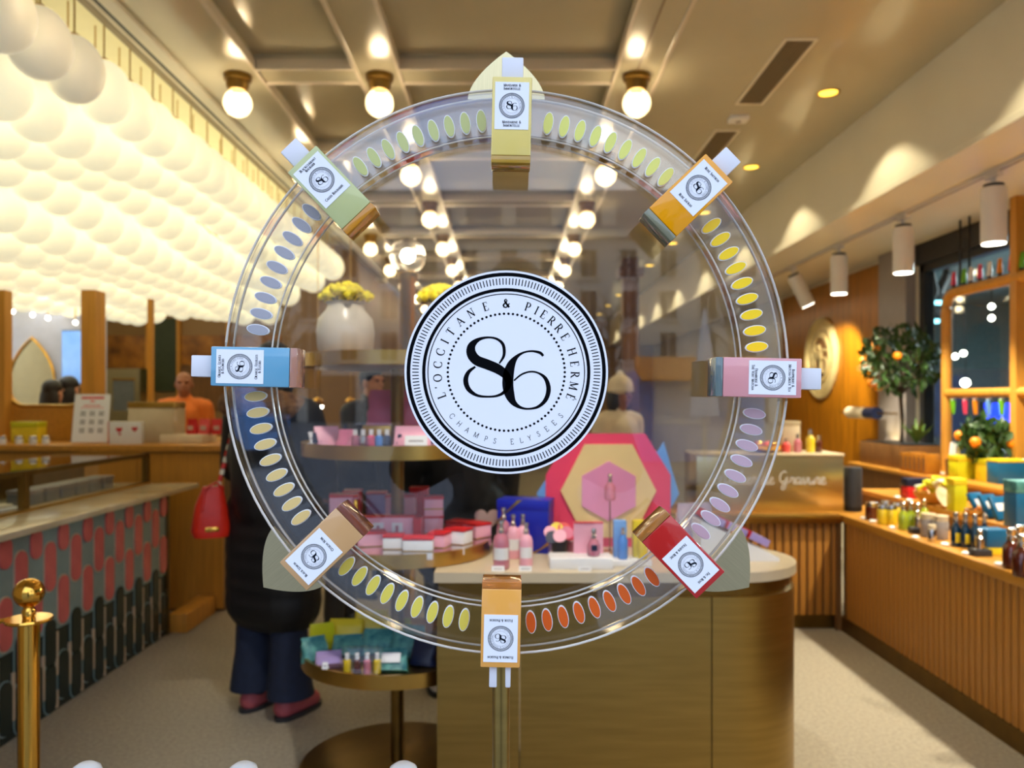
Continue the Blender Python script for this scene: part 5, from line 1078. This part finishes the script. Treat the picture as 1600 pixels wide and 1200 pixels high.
# ============================================================ the street behind the camera (mirrored in the acrylic)
FD = -52
fb = thing('street_building', 'pale stone town house with rows of tall windows across the street', 'building', (0, FD, -.02))
bx(-32, 32, -8, 0, 0, 12.5).build('facade', 'facade', fb, False); bx(-32.3, 32.3, -8, .5, 12.5, 13.0).build('cornice', 'facade', fb, False)
G().prism([(.2, 13.0), (-1.6, 16.2), (-8, 16.2), (-8, 13.0)], -32, 32, 'yz').build('roof', 'zinc', fb, False)
wm_ = bx(-.55, .55, 0, .06, 0, 1.9).mesh('window', 'windowdark', False); wf_ = G().box(-.68, -.55, 0, .12, -.1, 2.0).box(.55, .68, 0, .12, -.1, 2.0).box(-.68, .68, 0, .14, 1.9, 2.05).box(-.75, .75, 0, .25, -.15, 0).box(-.03, .03, .06, .1, 0, 1.9).mesh('window_frame', 'moulding', False)
for fl in range(3):
    for i in range(-9, 10):
        o = inst('window', wm_, fb, (i*2.7, 0, 4.2+fl*2.8)); inst('window_frame', wf_, o)
dm_ = bx(-.5, .5, -.2, .9, 0, 1.5).mesh('dormer', 'facade', False)
for i in range(-7, 8): inst('dormer', dm_, fb, (i*3.4, -.9, 13.2))
for i in range(-7, 8): bx(i*4-1.6, i*4+1.6, 0, .1, 0, 3.2).build('shop_window', 'windowdark', fb, False)
for i, (x, y) in enumerate(((-9, -30), (-3.5, -33), (4, -29), (10, -32), (16, -30), (-16, -31))):
    t = thing('street_tree', 'bare winter tree on the street behind the camera', 'tree', (x, y, -.02), 0, 'bare street trees'); rnd = random.Random(i)
    G().tube([(0, 0, 0), (.05, 0, 2), (0, .1, 4.2)], [.18, .14, .09], 8).build('trunk', 'bark', t); g = G()
    for b in range(26):
        a = rnd.random()*6.28; z0 = 2.2+rnd.random()*2; p = Vector((0, 0, z0)); pts_ = [p.copy()]; dr_ = Vector((math.cos(a)*.7, math.sin(a)*.7, .9))
        for q in range(4): p = p+dr_*.5+Vector((rnd.gauss(0, .15), rnd.gauss(0, .15), rnd.gauss(0, .1))); pts_.append(p.copy())
        g.tube(pts_, [.05, .04, .03, .02, .01], 5)
    kind(g.build('branches', 'bark', t), 'stuff')
for i, (x, y) in enumerate(((3.2, -11), (5.4, -12.5))):
    t = thing('parasol', 'closed white cafe parasol on the pavement behind the camera', 'parasol', (x, y, -.02), 0, 'cafe parasols'); G().lathe([(.03, 0), (.03, 2.9)], 10).build('pole', 'silver', t); G().lathe([(.24, 1.2), (.2, 1.6), (.1, 2.4), (.02, 2.95)], 16).build('canopy', 'white', t); G().lathe([(.3, 0), (.3, .08)], 16).build('base', 'charcoal', t)
kb = thing('news_kiosk', 'blue street kiosk with an orange awning behind the camera', 'kiosk', (4.6, -18, -.02)); bx(-1.5, 1.5, -1, 1, 0, 2.2).build('cabin', 'skyblue', kb, False); G().prism([(1, 2.2), (2.0, 1.9), (2.0, 1.95), (1, 2.5)], -1.6, 1.6, 'yz').build('awning', 'orange', kb, False); bx(-1.1, .2, 1.0, 1.03, .9, 1.8).build('counter_window', 'white', kb, False)
vn = thing('blue_van', 'light blue delivery van parked on the street behind the camera', 'van', (-7.5, -16, -.02)); G().prism([(-2.3, .4), (2.3, .4), (2.3, 1.1), (1.8, 1.2), (1.3, 2.1), (-2.3, 2.2)], -.9, .9, 'xz').build('van_body', 'skyblue', vn, False); bx(1.0, 1.6, .9, .92, 1.3, 1.9).build('side_window', 'windowdark', vn, False)
for x in (-1.5, 1.5):
    for y in (-.8, .8): g = G().at((x, y, .34), (PI/2, 0, 0)); g.lathe([(.34, -.1), (.34, .1)], 20); g.build('wheel', 'black', vn)
